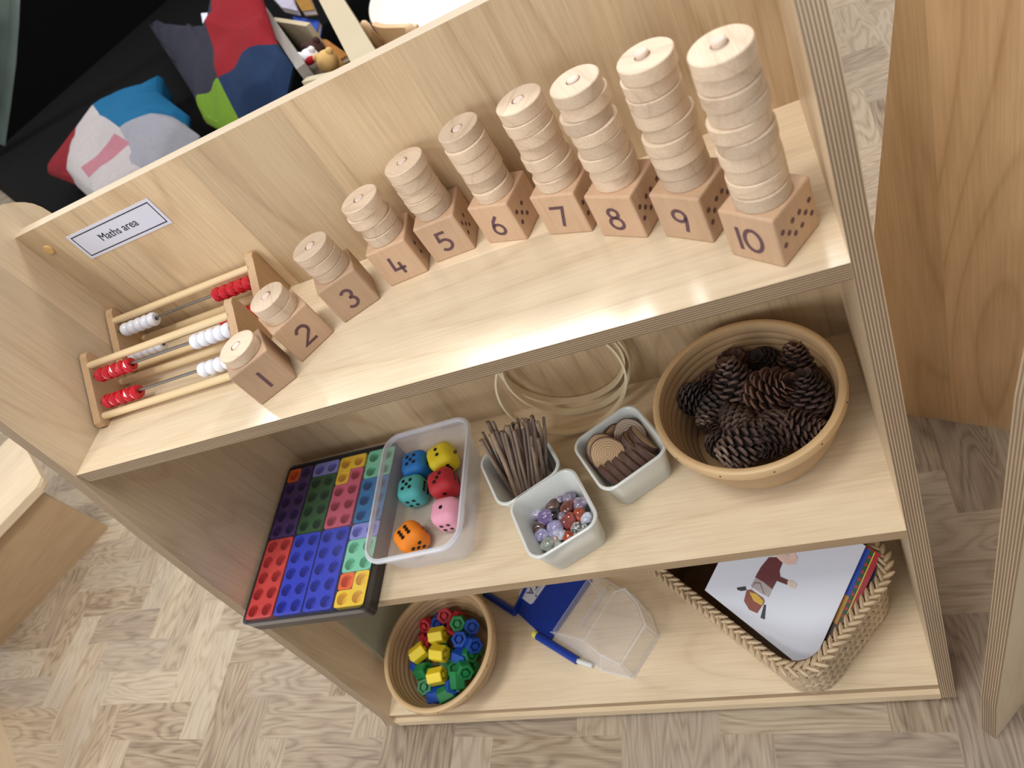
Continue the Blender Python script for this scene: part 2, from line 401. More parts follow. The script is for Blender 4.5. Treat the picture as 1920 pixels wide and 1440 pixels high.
for v_ in range(4):
    bm = bmesh.new(); lathe(bm, [(0.0052, 0.0), (DR - .0006, 0.0), (DR, .0006), (DR, DT - .0007), (DR - .0007, DT - .0001), (0.0052, DT - .0001)], 48, closed=True)
    for v in bm.verts:
        if math.hypot(v.co.x, v.co.y) > .01: v.co.x += (.0004, .0009, .0013, .0016)[v_]; v.co.y *= (1.0, .985, 1.01, .975)[v_]
    me_disc = bpy.data.meshes.new('disc'); bmesh.ops.recalc_face_normals(bm, faces=bm.faces); bm.to_mesh(me_disc); bm.free(); me_disc.materials.append(M_disc); shade(me_disc, 35); me_discs.append(me_disc)
bm = bmesh.new(); bx(bm, -S / 2, S / 2, -S / 2, S / 2, 0, S, 0.0016)
me_cube = bpy.data.meshes.new('cube'); bmesh.ops.recalc_face_normals(bm, faces=bm.faces); bm.to_mesh(me_cube); bm.free(); me_cube.materials.append(M_beech)
ordn = ['topmost', 'second', 'third', 'fourth', 'fifth', 'sixth', 'seventh', 'eighth', 'ninth', 'tenth']
beside = {1: 'in front of the abacuses', 2: 'behind the block numbered 1', 3: 'between blocks 2 and 4', 4: 'between blocks 3 and 5', 5: 'between blocks 4 and 6', 6: 'between blocks 5 and 7',
          7: 'between blocks 6 and 8', 8: 'between blocks 7 and 9', 9: 'between blocks 8 and 10', 10: 'at the right end of the top shelf'}
for n, (x, y, yaw) in blocks.items():
    t = thing('number_block', 'beech cube printed with the number %d, %s' % (n, beside[n]), 'number block', (x, y, ZT), math.radians(yaw), 'numbered counting blocks')
    o = bpy.data.objects.new('cube_base', me_cube); COL.objects.link(o); o.parent = t
    ph = S + n * DT + {10: .0034, 9: .0030, 8: .0012}.get(n, .0004)
    bm = bmesh.new(); lathe(bm, [(0.0044, S - .001), (0.0044, ph - .0008), (0.0036, ph)], 20, True, True); put('peg', bm, M_peg, t, True)
    put('numeral', numeral(str(n), 0.0215), M_purple, t, loc=(-0.0005, -S / 2, S * .47), rot=(PI / 2, 0, 0))
    P = dots(n)
    if P:
        bm = bmesh.new()
        for u, v in P: lathe(bm, [(0.0001, .0003), (0.0019, .0003), (0.0020, 0)], 14) if False else bmesh.ops.create_circle(bm, cap_ends=True, segments=16, radius=0.0020, matrix=Matrix.Translation(((u - .5) * S, (v - .5) * S, 0.0002)))
        put('dots', bm, M_purple, t, loc=(S / 2, 0, S / 2), rot=(PI / 2, 0, PI / 2))
    for k in range(n):
        d = bpy.data.objects.new('counting_disc', me_discs[random.randrange(4)]); COL.objects.link(d)
        a, rr = random.random() * 6.28, random.random() * 0.0007
        lift = 0.0
        d.location = (x + rr * math.cos(a), y + rr * math.sin(a), ZT + S + k * DT); d.rotation_euler = (0, 0, random.random() * 6.28)
        r = n - 1 - k
        if n == 1: lb = 'only wooden disc on the peg of the block numbered 1'
        elif k == 0: lb = 'bottom wooden disc on the peg of the block numbered %d' % n
        elif r == 0: lb = 'topmost wooden disc on the peg of the block numbered %d' % n
        else: lb = '%s wooden disc from the top on the block numbered %d' % (ordn[r], n)
        tag(d, lb, 'wooden disc', 'counting discs stacked on the numbered blocks')

# ------------------------------------------------------------------ abacuses
AL = 0.2215
def bead_white():
    bm = bmesh.new(); L = 0.0105
    lathe(bm, [(0.0028, 0), (0.0056, 0.0003), (0.0072, 0.0022), (0.0078, L / 2), (0.0072, L - .0022), (0.0056, L - .0003), (0.0028, L)], 24, closed=True)
    return xf(bm, Matrix.Rotation(PI / 2, 4, 'Y'))
def bead_red():
    bm = bmesh.new(); L = 0.0105; loops = []
    for i, (r, z) in enumerate([(0.0028, 0.0002), (0.0063, 0.0003), (0.0075, 0.0024), (0.0079, L / 2), (0.0075, L - .0024), (0.0063, L - .0003), (0.0028, L - .0002)]):
        loops.append([(r * math.cos(2 * PI * (k + .5 * i) / 9), r * math.sin(2 * PI * (k + .5 * i) / 9), z) for k in range(9)])
    loft(bm, loops, closed=True)
    return xf(bm, Matrix.Rotation(PI / 2, 4, 'Y'))
def abacus(y0, dep, label, left_red):
    t = thing('bead_frame', label, 'abacus', (0.0022, y0, ZT))
    pr = [(.0035, 0), (.0004, .0035), (.0012, .0095), (.0535, .0520), (.0562, .0560), (.0610, .0575), (dep - .0006, .0550), (dep, .0520), (dep, 0)]
    for x0 in (0.0, AL - 0.0105):
        bm = bmesh.new(); prism(bm, pr, 'x', x0, x0 + .0105)
        bmesh.ops.bevel(bm, geom=[e for e in bm.edges], offset=0.0006, segments=1, affect='EDGES')
        put('end_board', bm, M_abac, t)
    for yy, zz in ((.0515, .0465), (.0110, .0082), (dep - .008, .0085)):
        bm = bmesh.new(); tube(bm, [(.009, yy, zz), (AL - .009, yy, zz)], 0.0040, 16); put('dowel', bm, M_dowel, t, True)
    for yy, zz in ((.0215, .0183), (.0425, .0380)):
        bm = bmesh.new(); tube(bm, [(.009, yy, zz), (AL - .009, yy, zz)], 0.0016, 10); put('wire', bm, M_steel, t, True)
        for i in range(10):
            red = (i < 5) == left_red
            xx = .0170 + i * .0106 if i < 5 else AL - .0108 - (10 - i) * .0106
            first = BEADS.get(red)
            if first is None:
                BEADS[red] = put('bead', bead_red() if red else bead_white(), M_redb if red else M_white, t, not red, (xx, yy, zz - .0012), label='red faceted bead' if red else 'white round bead')
            else: dup(first, (xx, yy, zz - .0012), (random.random(), 0, 0), t)
    return t
BEADS = {}
abacus(0.0558, .0652, 'wooden bead abacus with red beads on its left, nearest the shelf front', True)
abacus(0.1213, .0646, 'wooden bead abacus with white beads on its left, against the back panel', False)

# ------------------------------------------------------------------ number tray on the middle shelf
tr = thing('number_tray', 'black plastic tray of coloured number shapes, at the left of the middle shelf', 'tray', (0.0962, 0.0505, ZM))
hx, hy = 0.0925, 0.1128
bm = bmesh.new()
loft(bm, [rrect(hx - .002, hy - .002, .006, 0), rrect(hx, hy, .007, .026), rrect(hx - .002, hy - .002, .006, .026), rrect(hx - .003, hy - .003, .006, .013)], True, True)
put('tray_body', bm, M_black, tr, True)
lid = thing('clear_lid', 'clear plastic lid laid over the tray of coloured number shapes', 'lid', (0.0962, 0.0505, ZM + .0262))
bm = bmesh.new()
loft(bm, [rrect(hx + .0014, hy + .0014, .008, -.007), rrect(hx + .0016, hy + .0016, .008, .0018), rrect(hx + .0006, hy + .0006, .0075, .0028), rrect(hx - .004, hy - .004, .006, .0028), rrect(hx - .006, hy - .006, .006, .0014)], False, True)
put('lid_shell', bm, clear('clear_lid', (0.95, 0.97, 1.0, 1), 0.0, 0.05), lid, True)
cols = [.0160, .0376, .0616, .0832, .1068, .1284, .1532, .1748]; PIT = 0.0213
def rowy(i): return -.0455 + i * PIT + (0.0006 if i > 4 else -0.0006)
TC = {'orange': C(232, 104, 22), 'purple': C(70, 40, 112), 'lavender': C(140, 146, 222), 'green': C(38, 92, 48), 'yellow': C(240, 202, 40), 'pink': C(208, 92, 122), 'mint': C(122, 206, 172),
      'blue': C(36, 120, 184), 'red': C(204, 62, 60), 'ultramarine': C(36, 58, 196)}
TM = {k: plain('shape_' + k, v, 0.4) for k, v in TC.items()}
def shape(cells, colour, label):
    bm = bmesh.new(); zt, dp = 0.0250, 0.0095; h = PIT / 2; cs = set(cells); hr = 0.0077
    cx0 = sum(cols[c] for r, c in cells) / len(cells); cy0 = sum(rowy(r) for r, c in cells) / len(cells)
    for r, c in cells:
        x, y = cols[c], rowy(r); px = (cols[c | 1] - cols[c & ~1]) / 2
        nb = {'r': (r, c + 1) in cs and c % 2 == 0, 'l': (r, c - 1) in cs and c % 2 == 1, 'u': (r + 1, c) in cs, 'd': (r - 1, c) in cs}
        e = 0.0004; xr = x + px - (0 if nb['r'] else e); xl = x - px + (0 if nb['l'] else e); yu = y + h - (0 if nb['u'] else e); yd = y - h + (0 if nb['d'] else e)
        n = 24; sq = []
        for i in range(n):
            a = 2 * PI * i / n + PI / 4; s_ = max(abs(math.cos(a)), abs(math.sin(a))); u, v = math.cos(a) / s_, math.sin(a) / s_
            X = x + (u * (xr - x) if u > 0 else u * (x - xl)); Y = y + (v * (yu - y) if v > 0 else v * (y - yd))
            if abs(abs(u) - 1) < 1e-6 and abs(abs(v) - 1) < 1e-6:
                if not (nb['r' if u > 0 else 'l'] or nb['u' if v > 0 else 'd']): X -= u * .0008; Y -= v * .0008
            sq.append((X, Y))
        V = [bm.verts.new((a - cx0, b - cy0, zt)) for a, b in sq]
        ci = [(x + hr * math.cos(2 * PI * i / n + PI / 4), y + hr * math.sin(2 * PI * i / n + PI / 4)) for i in range(n)]
        A = [bm.verts.new((a - cx0, b - cy0, zt)) for a, b in ci]; B = [bm.verts.new((a - cx0, b - cy0, zt - dp)) for a, b in ci]
        for i in range(n):
            j = (i + 1) % n; bm.faces.new((V[i], V[j], A[j], A[i])); bm.faces.new((A[i], A[j], B[j], B[i]))
        bm.faces.new(B)
        D = [bm.verts.new((a - cx0, b - cy0, zt - .0115)) for a, b in sq]
        for i in range(n):
            j = (i + 1) % n; am = 2 * PI * (i + .5) / n + PI / 4; u, v = math.cos(am), math.sin(am)
            side = ('r' if u > 0 else 'l') if abs(u) > abs(v) else ('u' if v > 0 else 'd')
            if not nb[side]: bm.faces.new((V[i], V[j], D[j], D[i]))
    me = bpy.data.meshes.new('number_shape'); bm.to_mesh(me); bm.free()
    o = putm('number_shape', me, TM[colour], None, False, (cx0, cy0, ZM)); tag(o, label, 'number shape', 'number shapes in the tray')
def grid(rows, cs): return [(r, c) for r in rows for c in cs]
shape([(9, 0)], 'orange', 'orange one-hole number shape at the back left corner of the tray')
shape([(9, 1)] + grid(range(5, 9), (0, 1)), 'purple', 'dark purple nine-hole number shape around the orange one')
shape(grid([9], (2, 3)), 'lavender', 'lavender two-hole number shape behind the dark green one')
shape(grid(range(5, 9), (2, 3)), 'green', 'dark green eight-hole number shape')
shape(grid([9], (4, 5)) + [(8, 4)], 'yellow', 'yellow three-hole number shape locked into the pink one')
shape([(8, 5)] + grid(range(5, 8), (4, 5)), 'pink', 'pink seven-hole number shape')
shape(grid([8, 9], (6, 7)), 'mint', 'mint green four-hole number shape at the back of the tray')
shape(grid(range(5, 8), (6, 7)), 'blue', 'sky blue six-hole number shape partly under the dice box')
shape(grid(range(5), (0, 1)), 'red', 'red ten-hole number shape at the front left of the tray')
shape(grid(range(5), (2, 3)), 'ultramarine', 'bright blue ten-hole number shape beside the red one')
shape(grid(range(5), (4, 5)), 'ultramarine', 'bright blue ten-hole number shape beside the small yellow and orange ones')
shape(grid([4], (6, 7)), 'lavender', 'lavender two-hole number shape in front of the sky blue one')
shape(grid([2, 3], (6, 7)), 'mint', 'mint green four-hole number shape behind the front orange one')
shape([(1, 6)], 'orange', 'orange one-hole number shape near the front right of the tray')
shape([(1, 7), (0, 6), (0, 7)], 'yellow', 'yellow three-hole number shape at the front right corner of the tray')

# ------------------------------------------------------------------ dice box
M_box = clear('translucent_box', (0.80, 0.82, 0.88, 1), 0.16, 0.2); M_rim = clear('translucent_rim', (0.86, 0.88, 0.95, 1), 0.5, 0.15)
box = thing('plastic_box', 'translucent plastic food box holding six foam dice, beside the number tray', 'box', (0.2595, 0.0625, ZM), math.radians(2.2))
bm = bmesh.new()
loft(bm, [rrect(.0475, .070, .016, .0006), rrect(.050, .0725, .017, .004), rrect(.0590, .0835, .021, .056), rrect(.0575, .082, .0195, .056), rrect(.0485, .071, .0155, .0055), rrect(.046, .0685, .0145, .0022)], True, True)
put('box_wall', bm, M_box, box, True)
bm = bmesh.new()
loft(bm, [rrect(.0592, .0837, .021, .0530), rrect(.0625, .087, .023, .0535), rrect(.0632, .0877, .0235, .0575), rrect(.0615, .086, .0225, .0600), rrect(.0590, .0835, .0205, .0600), rrect(.0582, .0827, .020, .0570)], closed=True)
put('box_rim', bm, M_rim, box, True)
PIPS = {1: [(0, 0)], 2: [(0, .5), (0, -.5)], 3: [(-.5, -.5), (0, 0), (.5, .5)], 4: [(-.5, -.5), (-.5, .5), (.5, -.5), (.5, .5)], 5: [(-.55, -.55), (-.55, .55), (.55, -.55), (.55, .55), (0, 0)],
        6: [(-.5, -.55), (-.5, 0), (-.5, .55), (.5, -.55), (.5, 0), (.5, .55)]}
DS = 0.0350
def die(col, x, y, yaw, faces, label, z=0.0, tilt=(0, 0)):
    t = thing('foam_die', label, 'die', (x, y, ZM + 0.0026 + z), math.radians(yaw), 'foam dice in the plastic box')
    t.rotation_euler = (tilt[0], tilt[1], math.radians(yaw))
    bm = bmesh.new(); bx(bm, -DS / 2, DS / 2, -DS / 2, DS / 2, 0, DS); 
    bmesh.ops.bevel(bm, geom=list(bm.edges), offset=0.0118, segments=8, profile=0.5, affect='EDGES')
    put('die_body', bm, plain('foam_' + label.split()[0], col, 0.6, noise=0.03), t, True)
    bm = bmesh.new(); q = 0.0145
    for n, M in ((faces[0], Matrix.Translation((0, 0, DS + .0002))), (faces[1], Matrix.Translation((DS / 2 + .0002, 0, DS / 2)) @ Matrix.Rotation(PI / 2, 4, 'Y')), (faces[2], Matrix.Translation((0, -DS / 2 - .0002, DS / 2)) @ Matrix.Rotation(PI / 2, 4, 'X')),
                 (7 - faces[1], Matrix.Translation((-DS / 2 - .0002, 0, DS / 2)) @ Matrix.Rotation(-PI / 2, 4, 'Y')), (7 - faces[2], Matrix.Translation((0, DS / 2 + .0002, DS / 2)) @ Matrix.Rotation(-PI / 2, 4, 'X'))):
        for u, v in PIPS[n]:
            if abs(u) + abs(v) > 0: u, v = u * .62, v * .62
            bmesh.ops.create_circle(bm, cap_ends=True, segments=16, radius=0.0025, matrix=M @ Matrix.Translation((u * q, v * q, 0)))
    put('pips', bm, M_pip, t)
die(C(34, 124, 208), .2235, .1200, 8, (5, 4, 1), 'blue foam die, top showing five, at the back left of the box')
die(C(232, 210, 32), .2610, .1225, 24, (2, 3, 6), 'yellow foam die, top showing two, at the back right of the box')
die(C(86, 192, 192), .2245, .0845, 4, (5, 6, 4), 'turquoise foam die, top showing five, in front of the blue one')
die(C(196, 46, 56), .2680, .0850, 20, (3, 6, 2), 'red foam die, top showing three, in front of the yellow one')
die(C(240, 168, 192), .2800, .0430, 2, (1, 2, 4), 'pink foam die, top showing one, by the right wall of the box')
die(C(245, 140, 28), .2340, .0190, 42, (6, 4, 5), 'orange foam die, top showing six, alone near the front of the box')

# ------------------------------------------------------------------ white cups
def cup(x, y, yaw, label):
    t = thing('square_cup', label, 'cup', (x, y, ZM), math.radians(yaw), 'white square cups')
    bm = bmesh.new(); H = 0.0515; a = 0.0408
    loft(bm, [rrect(.031, .031, .010, .0), rrect(.0325, .0325, .011, .0015), rrect(a - .0022, a - .0022, .0145, H - .004), rrect(a, a, .016, H - .0025), rrect(a, a, .016, H - .0008), rrect(a - .001, a - .001, .0155, H), rrect(a - .0026, a - .0026, .0145, H),
              rrect(a - .0036, a - .0036, .014, H - .0012), rrect(.0302, .0302, .0105, .005), rrect(.027, .027, .009, .0032)], True, True)
    put('cup_body', bm, M_cup, t, True)
cup(.4282, .0038, 25.2, 'white square cup of polished stones, frontmost of three cups')
cup(.5010, .0670, 29.5, 'white square cup of wooden slices, beside the pine cone bowl')
cup(.3850, .0710, 26.9, 'white square cup full of twigs, beside the dice box')
# twigs
TW = [[.3506,.0927,.4347,.358,.0599,.3567],[.3537,.0998,.4347,.3541,.0676,.3567],[.3614,.0965,.4347,.3520,.0788,.3567],[.3604,.1107,.4347,.3560,.0880,.3567],[.3675,.1089,.4347,.358,.0900,.3567],[.3726,.0965,.4347,.3602,.0655,.3567],[.3668,.0952,.4347,.3679,.0455,.3567],[.3763,.0979,.4347,.3700,.0475,.3567],[.3804,.0955,.4347,.3724,.0447,.3567],[.3816,.1007,.4347,.3647,.0900,.3567],[.3847,.099,.4347,.3671,.0844,.3567],[.3876,.0996,.4347,.3749,.0475,.3567],[.3931,.0937,.4347,.3785,.0509,.3567],[.3887,.1062,.4347,.3724,.0950,.3567],[.3934,.1004,.4347,.3726,.0900,.3567],[.3981,.1047,.4347,.3741,.082,.3567],[.3972,.1004,.4347,.3759,.072,.3567],[.4039,.0937,.4347,.3808,.048,.3567],[.4035,.1052,.4347,.3832,.0980,.3567],[.4094,.0977,.4347,.3856,.0499,.3567],[.4068,.1052,.4347,.3864,.0990,.3567],[.4097,.1054,.4347,.3887,.0960,.3567],[.4134,.1063,.4347,.392,.0552,.3567],[.4128,.0839,.4347,.3891,.055,.3567],[.418,.0653,.4347,.3927,.0599,.3567],[.417,.1017,.4347,.3984,.058,.3567],[.4213,.097,.4347,.4009,.0885,.3567],[.4262,.1048,.4347,.4011,.0622,.3567],[.4248,.0723,.4347,.3974,.0673,.3567],[.4142,.107,.4347,.4039,.0833,.3567]]
M_twigs = [plain('twig_bark', c, 0.8, noise=0.25, nscale=130, bump=0.4) for c in (C(150, 128, 112), C(118, 100, 90), C(170, 146, 124), C(132, 114, 100))]
for i, q in enumerate(TW):
    random.seed(100 + i)
    a, b = Vector(q[3:]), Vector(q[:3]); b.z += random.uniform(-.006, .002); L = (b - a)
    r = random.choice([.0016, .0018, .0021, .0026]); pts = [Vector((0, 0, 0))]
    for k in range(1, 6):
        pts.append(L * k / 5 + (Vector((random.uniform(-1, 1), random.uniform(-1, 1), 0)) * .0007 if k < 5 else Vector()))
    bm = bmesh.new(); tube(bm, pts, [r * random.uniform(.9, 1.12) for _ in pts], 8)
    tag(put('twig', bm, M_twigs[i % 4], None, True, tuple(a)), 'thin brown twig standing upright in the white square cup', 'twig', 'twigs in the white cup')
# wooden slices
M_bark = plain('slice_bark', C(98, 74, 66), 0.85, noise=0.35, nscale=160, bump=0.5)
def slicemat(light):
    mt, nt, b = newmat('slice_rings'); tc = nd(nt, 'ShaderNodeTexCoord')
    wv = nd(nt, 'ShaderNodeTexWave', {'Vector': tc.outputs['Object'], 'Scale': 125.0, 'Distortion': 2.5, 'Detail': 2.0, 'Detail Scale': 1.5}, wave_type='RINGS', rings_direction='Z')
    nt.links.new(mixc(nt, math_(nt, 'MULTIPLY', wv.outputs['Fac'], .75), light, C(150, 116, 84)), b.inputs['Base Color']); b.inputs['Roughness'].default_value = .7
    return mt
M_sl, M_slw = slicemat(C(206, 176, 136)), slicemat(C(214, 206, 194))
cy_ = math.radians(29.5); CU = Vector((math.cos(cy_), math.sin(cy_), 0)); CV = Vector((-math.sin(cy_), math.cos(cy_), 0)); CC = Vector((.5010, .0670, ZM))
def wslice(u, v, z, ax, label, r=.0185, th=.0062, mt=None, seed=1):
    """disc centre in the cup's own axes (u along its front, v to its back), ax = its axis direction"""
    bm = bmesh.new(); random.seed(seed); n = 28; loops = []
    rr = [r * (1 + .03 * math.sin(2 * PI * i / n * 3 + seed) + random.uniform(-.012, .012)) for i in range(n)]
    for k, zz in ((.93, -th / 2), (1, -th / 2 + .0006), (1, th / 2 - .0006), (.93, th / 2)):
        loops.append([(rr[i] * k * math.cos(2 * PI * i / n), rr[i] * k * math.sin(2 * PI * i / n), zz) for i in range(n)])
    loft(bm, loops, True, True)
    bm.faces.ensure_lookup_table()
    for f in bm.faces:
        if len(f.verts) > 4: f.material_index = 1
    d = (CU * ax[0] + CV * ax[1] + Vector((0, 0, ax[2]))).normalized()
    o = put('wood_slice', bm, [M_bark, mt or M_sl], None, True, tuple(CC + CU * u + CV * v + Vector((0, 0, z))))
    o.rotation_mode = 'QUATERNION'; o.rotation_quaternion = d.to_track_quat('Z', 'Y')
    tag(o, label, 'wood slice', 'wood slices in the white cup')
wslice(-.0140, .0035, .0460, (-.12, -.62, .78), 'round wood slice lying face up on the others, its rings fully showing', seed=2, r=.0188)
wslice(-.0155, .0170, .0390, (-.10, -.55, .80), 'wood slice half hidden behind the one showing all its rings', seed=3)
wslice(.0165, .0165, .0340, (.05, -.60, .80), 'wood slice with a pale whitish face at the back of the cup', seed=4, mt=M_slw)
wslice(.0030, .0240, .0290, (.25, -.75, .55), 'dark edged wood slice against the back wall of the cup', seed=5)
names = ['leftmost bark-edged wood slice standing on edge at the front of the cup', 'second bark-edged wood slice from the left at the front of the cup', 'third bark-edged wood slice from the left at the front of the cup',
         'fourth bark-edged wood slice from the left at the front of the cup', 'fifth bark-edged wood slice from the left at the front of the cup', 'rightmost bark-edged wood slice standing on edge at the front of the cup']
for i in range(6):
    wslice(-.0235 + i * .0085, -.0100 + (.001 if i > 3 else 0), .0265 + (.002 if i > 2 else 0), (1, .10, .28), names[i], seed=10 + i, th=.0072, r=.0198)
wslice(.0245, .002, .0335, (.92, .0, .40), 'wood slice standing tilted along the right wall of the cup', seed=20, th=.0072)
wslice(.0150, .001, .0350, (.92, .0, .40), 'wood slice with a bare orange patch on its bark edge', seed=21, th=.0066)
# stones
GC = {'pale': C(196, 192, 220), 'purple': C(124, 104, 158), 'brown': C(96, 76, 72), 'brownred': C(112, 62, 54), 'mauve': C(136, 124, 146), 'black': C(16, 14, 22), 'orange': C(166, 72, 44), 'red': C(138, 62, 54),
      'white': C(196, 204, 222), 'speckle': C(150, 152, 150), 'lavender': C(172, 168, 214), 'green': C(172, 182, 172), 'pink': C(176, 156, 150)}
GEM = [(.3963,.0223,.0062,'pale','pale lilac stone at the left wall of the cup'),(.4054,.0162,.0088,'purple','large purple stone near the left wall of the cup'),(.4143,.0311,.0076,'brown','brown round stone near the back of the cup'),
 (.4314,.0262,.0081,'brownred','dark reddish brown stone with bright glints'),(.4228,.0366,.0045,'mauve','tiny grey purple stone against the back wall of the cup'),(.4329,.0352,.0062,'mauve','grey lilac stone at the back of the cup'),
 (.4452,.0263,.0072,'mauve','purple and white stone in the back right corner of the cup'),(.4184,.0174,.0076,'black','black glittering stone in the middle of the pile'),(.4445,.0144,.0072,'orange','rust orange stone near the right wall of the cup'),
 (.4341,.0069,.0083,'red','large glossy reddish brown stone in the middle of the pile'),(.4522,.0079,.0056,'white','pale blue white stone against the right wall of the cup'),(.4449,-.0011,.0068,'speckle','silver speckled stone near the front right of the cup'),
 (.4392,-.0060,.0048,'speckle','small silver speckled stone beside the larger speckled one'),(.4330,-.0097,.0056,'orange','small rust orange stone near the front wall of the cup'),(.3995,.0053,.0068,'brown','dark brown flat stone low at the left wall'),
 (.4190,.0000,.0090,'lavender','large lavender and white stone near the front of the pile'),(.4048,-.0044,.0062,'lavender','small lavender stone left of the large lavender one'),(.4097,-.0160,.0074,'green','clear greenish stone frontmost in the cup'),
 (.4195,-.0120,.0045,'pink','small pinkish grey stone near the front wall'),(.4265,-.0072,.0050,'white','small white stone under the large lavender one'),(.4223,-.0173,.0044,'green','tiny grey green stone at the front wall of the cup'),(.4253,.0153,.0042,'mauve','small mauve stone between the black and glossy red ones')]
GM = {}
for k, v in GC.items():
    mt, nt, b = newmat('stone_' + k); tc = nd(nt, 'ShaderNodeTexCoord'); 
    nz = nd(nt, 'ShaderNodeTexNoise', {'Vector': tc.outputs['Object'], 'Scale': 320.0 if k == 'speckle' else 150.0, 'Detail': 3.0}).outputs[0]
    hi = {'speckle': (.95, .95, .95, 1), 'purple': C(186, 172, 216), 'lavender': C(238, 236, 246), 'mauve': C(206, 200, 216), 'black': C(30, 28, 40)}.get(k, tuple(min(1, c * 1.5) for c in v[:3]) + (1,))
    lo = (.02, .02, .02, 1) if k == 'speckle' else tuple(c * .75 for c in v[:3]) + (1,)
    nt.links.new(ramp(nt, nz, [(0.35, lo), (0.5, v), (0.68, hi)]), b.inputs['Base Color']); b.inputs['Roughness'].default_value = 0.08; b.inputs['Coat Weight'].default_value = .6
    GM[k] = mt
for i, (x, y, r, k, lb) in enumerate(GEM):
    random.seed(300 + i); bm = bmesh.new(); bmesh.ops.create_icosphere(bm, subdivisions=3, radius=1.0)
    for v in bm.verts: v.co = Vector((v.co.x * 1.08, v.co.y * .92, v.co.z * .82))
    jitter(bm, .42, .85, i + 3); s_ = r * 1.14
    for v in bm.verts: v.co *= s_
    top = .0215 + (.002 if k in ('purple', 'lavender', 'red') else 0)
    o = put('polished_stone', bm, GM[k], None, True, (x, y, ZM + top - r * .3), (random.uniform(-.4, .4), random.uniform(-.4, .4), random.random() * 6)); tag(o, lb, 'stone', 'polished stones in the white cup')
# more layers below so that the visible ones rest on something
bm = bmesh.new(); random.seed(5)
ca, sa = math.cos(math.radians(25.2)), math.sin(math.radians(25.2))
for i in range(26):
    u, v = random.uniform(-.020, .022), random.uniform(-.020, .021); q = bmesh.ops.create_icosphere(bm, subdivisions=2, radius=.0062)
    c = Vector((ca * u - sa * v, sa * u + ca * v, .0100))
    for vv in q['verts']: vv.co = Vector((vv.co.x * 1.1, vv.co.y, vv.co.z * .8)) + c
tag(put('polished_stones', bm, GM['mauve'], None, True, (.4282, .0038, ZM)), 'grey purple stones at the bottom of the frontmost cup, under the others', 'stones', kind='stuff')

# ------------------------------------------------------------------ hoops
M_hoop = plain('bamboo_hoop', C(244, 230, 198), 0.45, noise=0.08, nscale=20)
def hoop(x, y, tilt, r, yaw, label):
    bm = bmesh.new(); b2 = .0044
    lathe(bm, [(r - .0022, -b2), (r, -b2), (r, b2), (r - .0024, b2)], 96, closed=True)
    xf(bm, Matrix.Rotation(PI / 2, 4, 'X'))
    o = put('wooden_hoop', bm, M_hoop, None, True, (x, y + math.sin(tilt) * r, ZM + r * math.cos(tilt) + .0045 * math.sin(tilt)), (-tilt, 0, yaw)); tag(o, label, 'hoop', 'wooden hoops against the back panel')
hoop(.4420, .1350, .22, .0735, math.radians(9), 'pale wooden hoop nearest the cups, leaning furthest forward')
hoop(.4475, .1625, .12, .0735, math.radians(2), 'pale wooden hoop in the middle of the three leaning hoops')
hoop(.4408, .1805, .0, .0735, math.radians(0), 'pale wooden hoop flat against the back panel')

# ------------------------------------------------------------------ coiled bowls
M_cane = plain('coiled_cane', C(178, 146, 108), 0.5, noise=0.14, nscale=45); M_cane2 = plain('cane_rim', C(208, 176, 132), 0.45, noise=0.12, nscale=35)
def bowl(x, y, z, R, H, rb, label, rows=8):
    t = thing('coiled_bowl', label, 'bowl', (x, y, z))
    P = [(0.0005, 0.0), (rb - .006, 0.0)]; n = rows * 5; I = []
    for i in range(n + 1):
        u = i / n; r = rb + (R - .004 - rb) * (1 - (1 - u) ** 1.7); zz = .002 + (H - .008) * u
        bump = .0011 * abs(math.sin(PI * u * rows)); P.append((r + bump, zz)); I.append((r - .0045 - .0014 * abs(math.sin(PI * u * rows)) + .0012, zz + .001))
    prof = P + I[::-1] + [(rb - .010, .0050)] + [(rb * k, .0045 + (.0010 if j % 2 else 0)) for j, k in enumerate([.75, .68, .6, .52, .44, .36, .28, .2, .12])] + [(0.0005, .0045)]
    bm = bmesh.new(); lathe(bm, prof, 72); put('bowl_body', bm, M_cane, t, True)
    bm = bmesh.new(); lathe(bm, [(R - .0072, H - .012), (R - .0010, H - .012), (R + .0002, H - .010), (R - .0002, H - .0065), (R + .0002, H - .004), (R - .0005, H - .001), (R - .0022, H), (R - .0052, H), (R - .0070, H - .001), (R - .0074, H - .006)], 96, closed=True)
    put('bowl_rim', bm, M_cane2, t, True)
    first = None
    for i in range(12):
        a = 2 * PI * (i + .3) / 12; p = (R * math.cos(a), R * math.sin(a), H - .005)
        if first is None:
            bm = bmesh.new(); bmesh.ops.create_uvsphere(bm, u_segments=8, v_segments=5, radius=.0009); first = put('tack', bm, M_pip, t, True, p, label='tiny dark tack')
        else: dup(first, p, None, t)
    return t
bowl(.6353, .0850, ZM, .0905, .072, .066, 'coiled cane bowl of pine cones at the right of the middle shelf')
bowl(.1135, -.0110, ZB, .0915, .066, .062, 'coiled cane bowl of coloured hexagonal blocks on the bottom shelf')

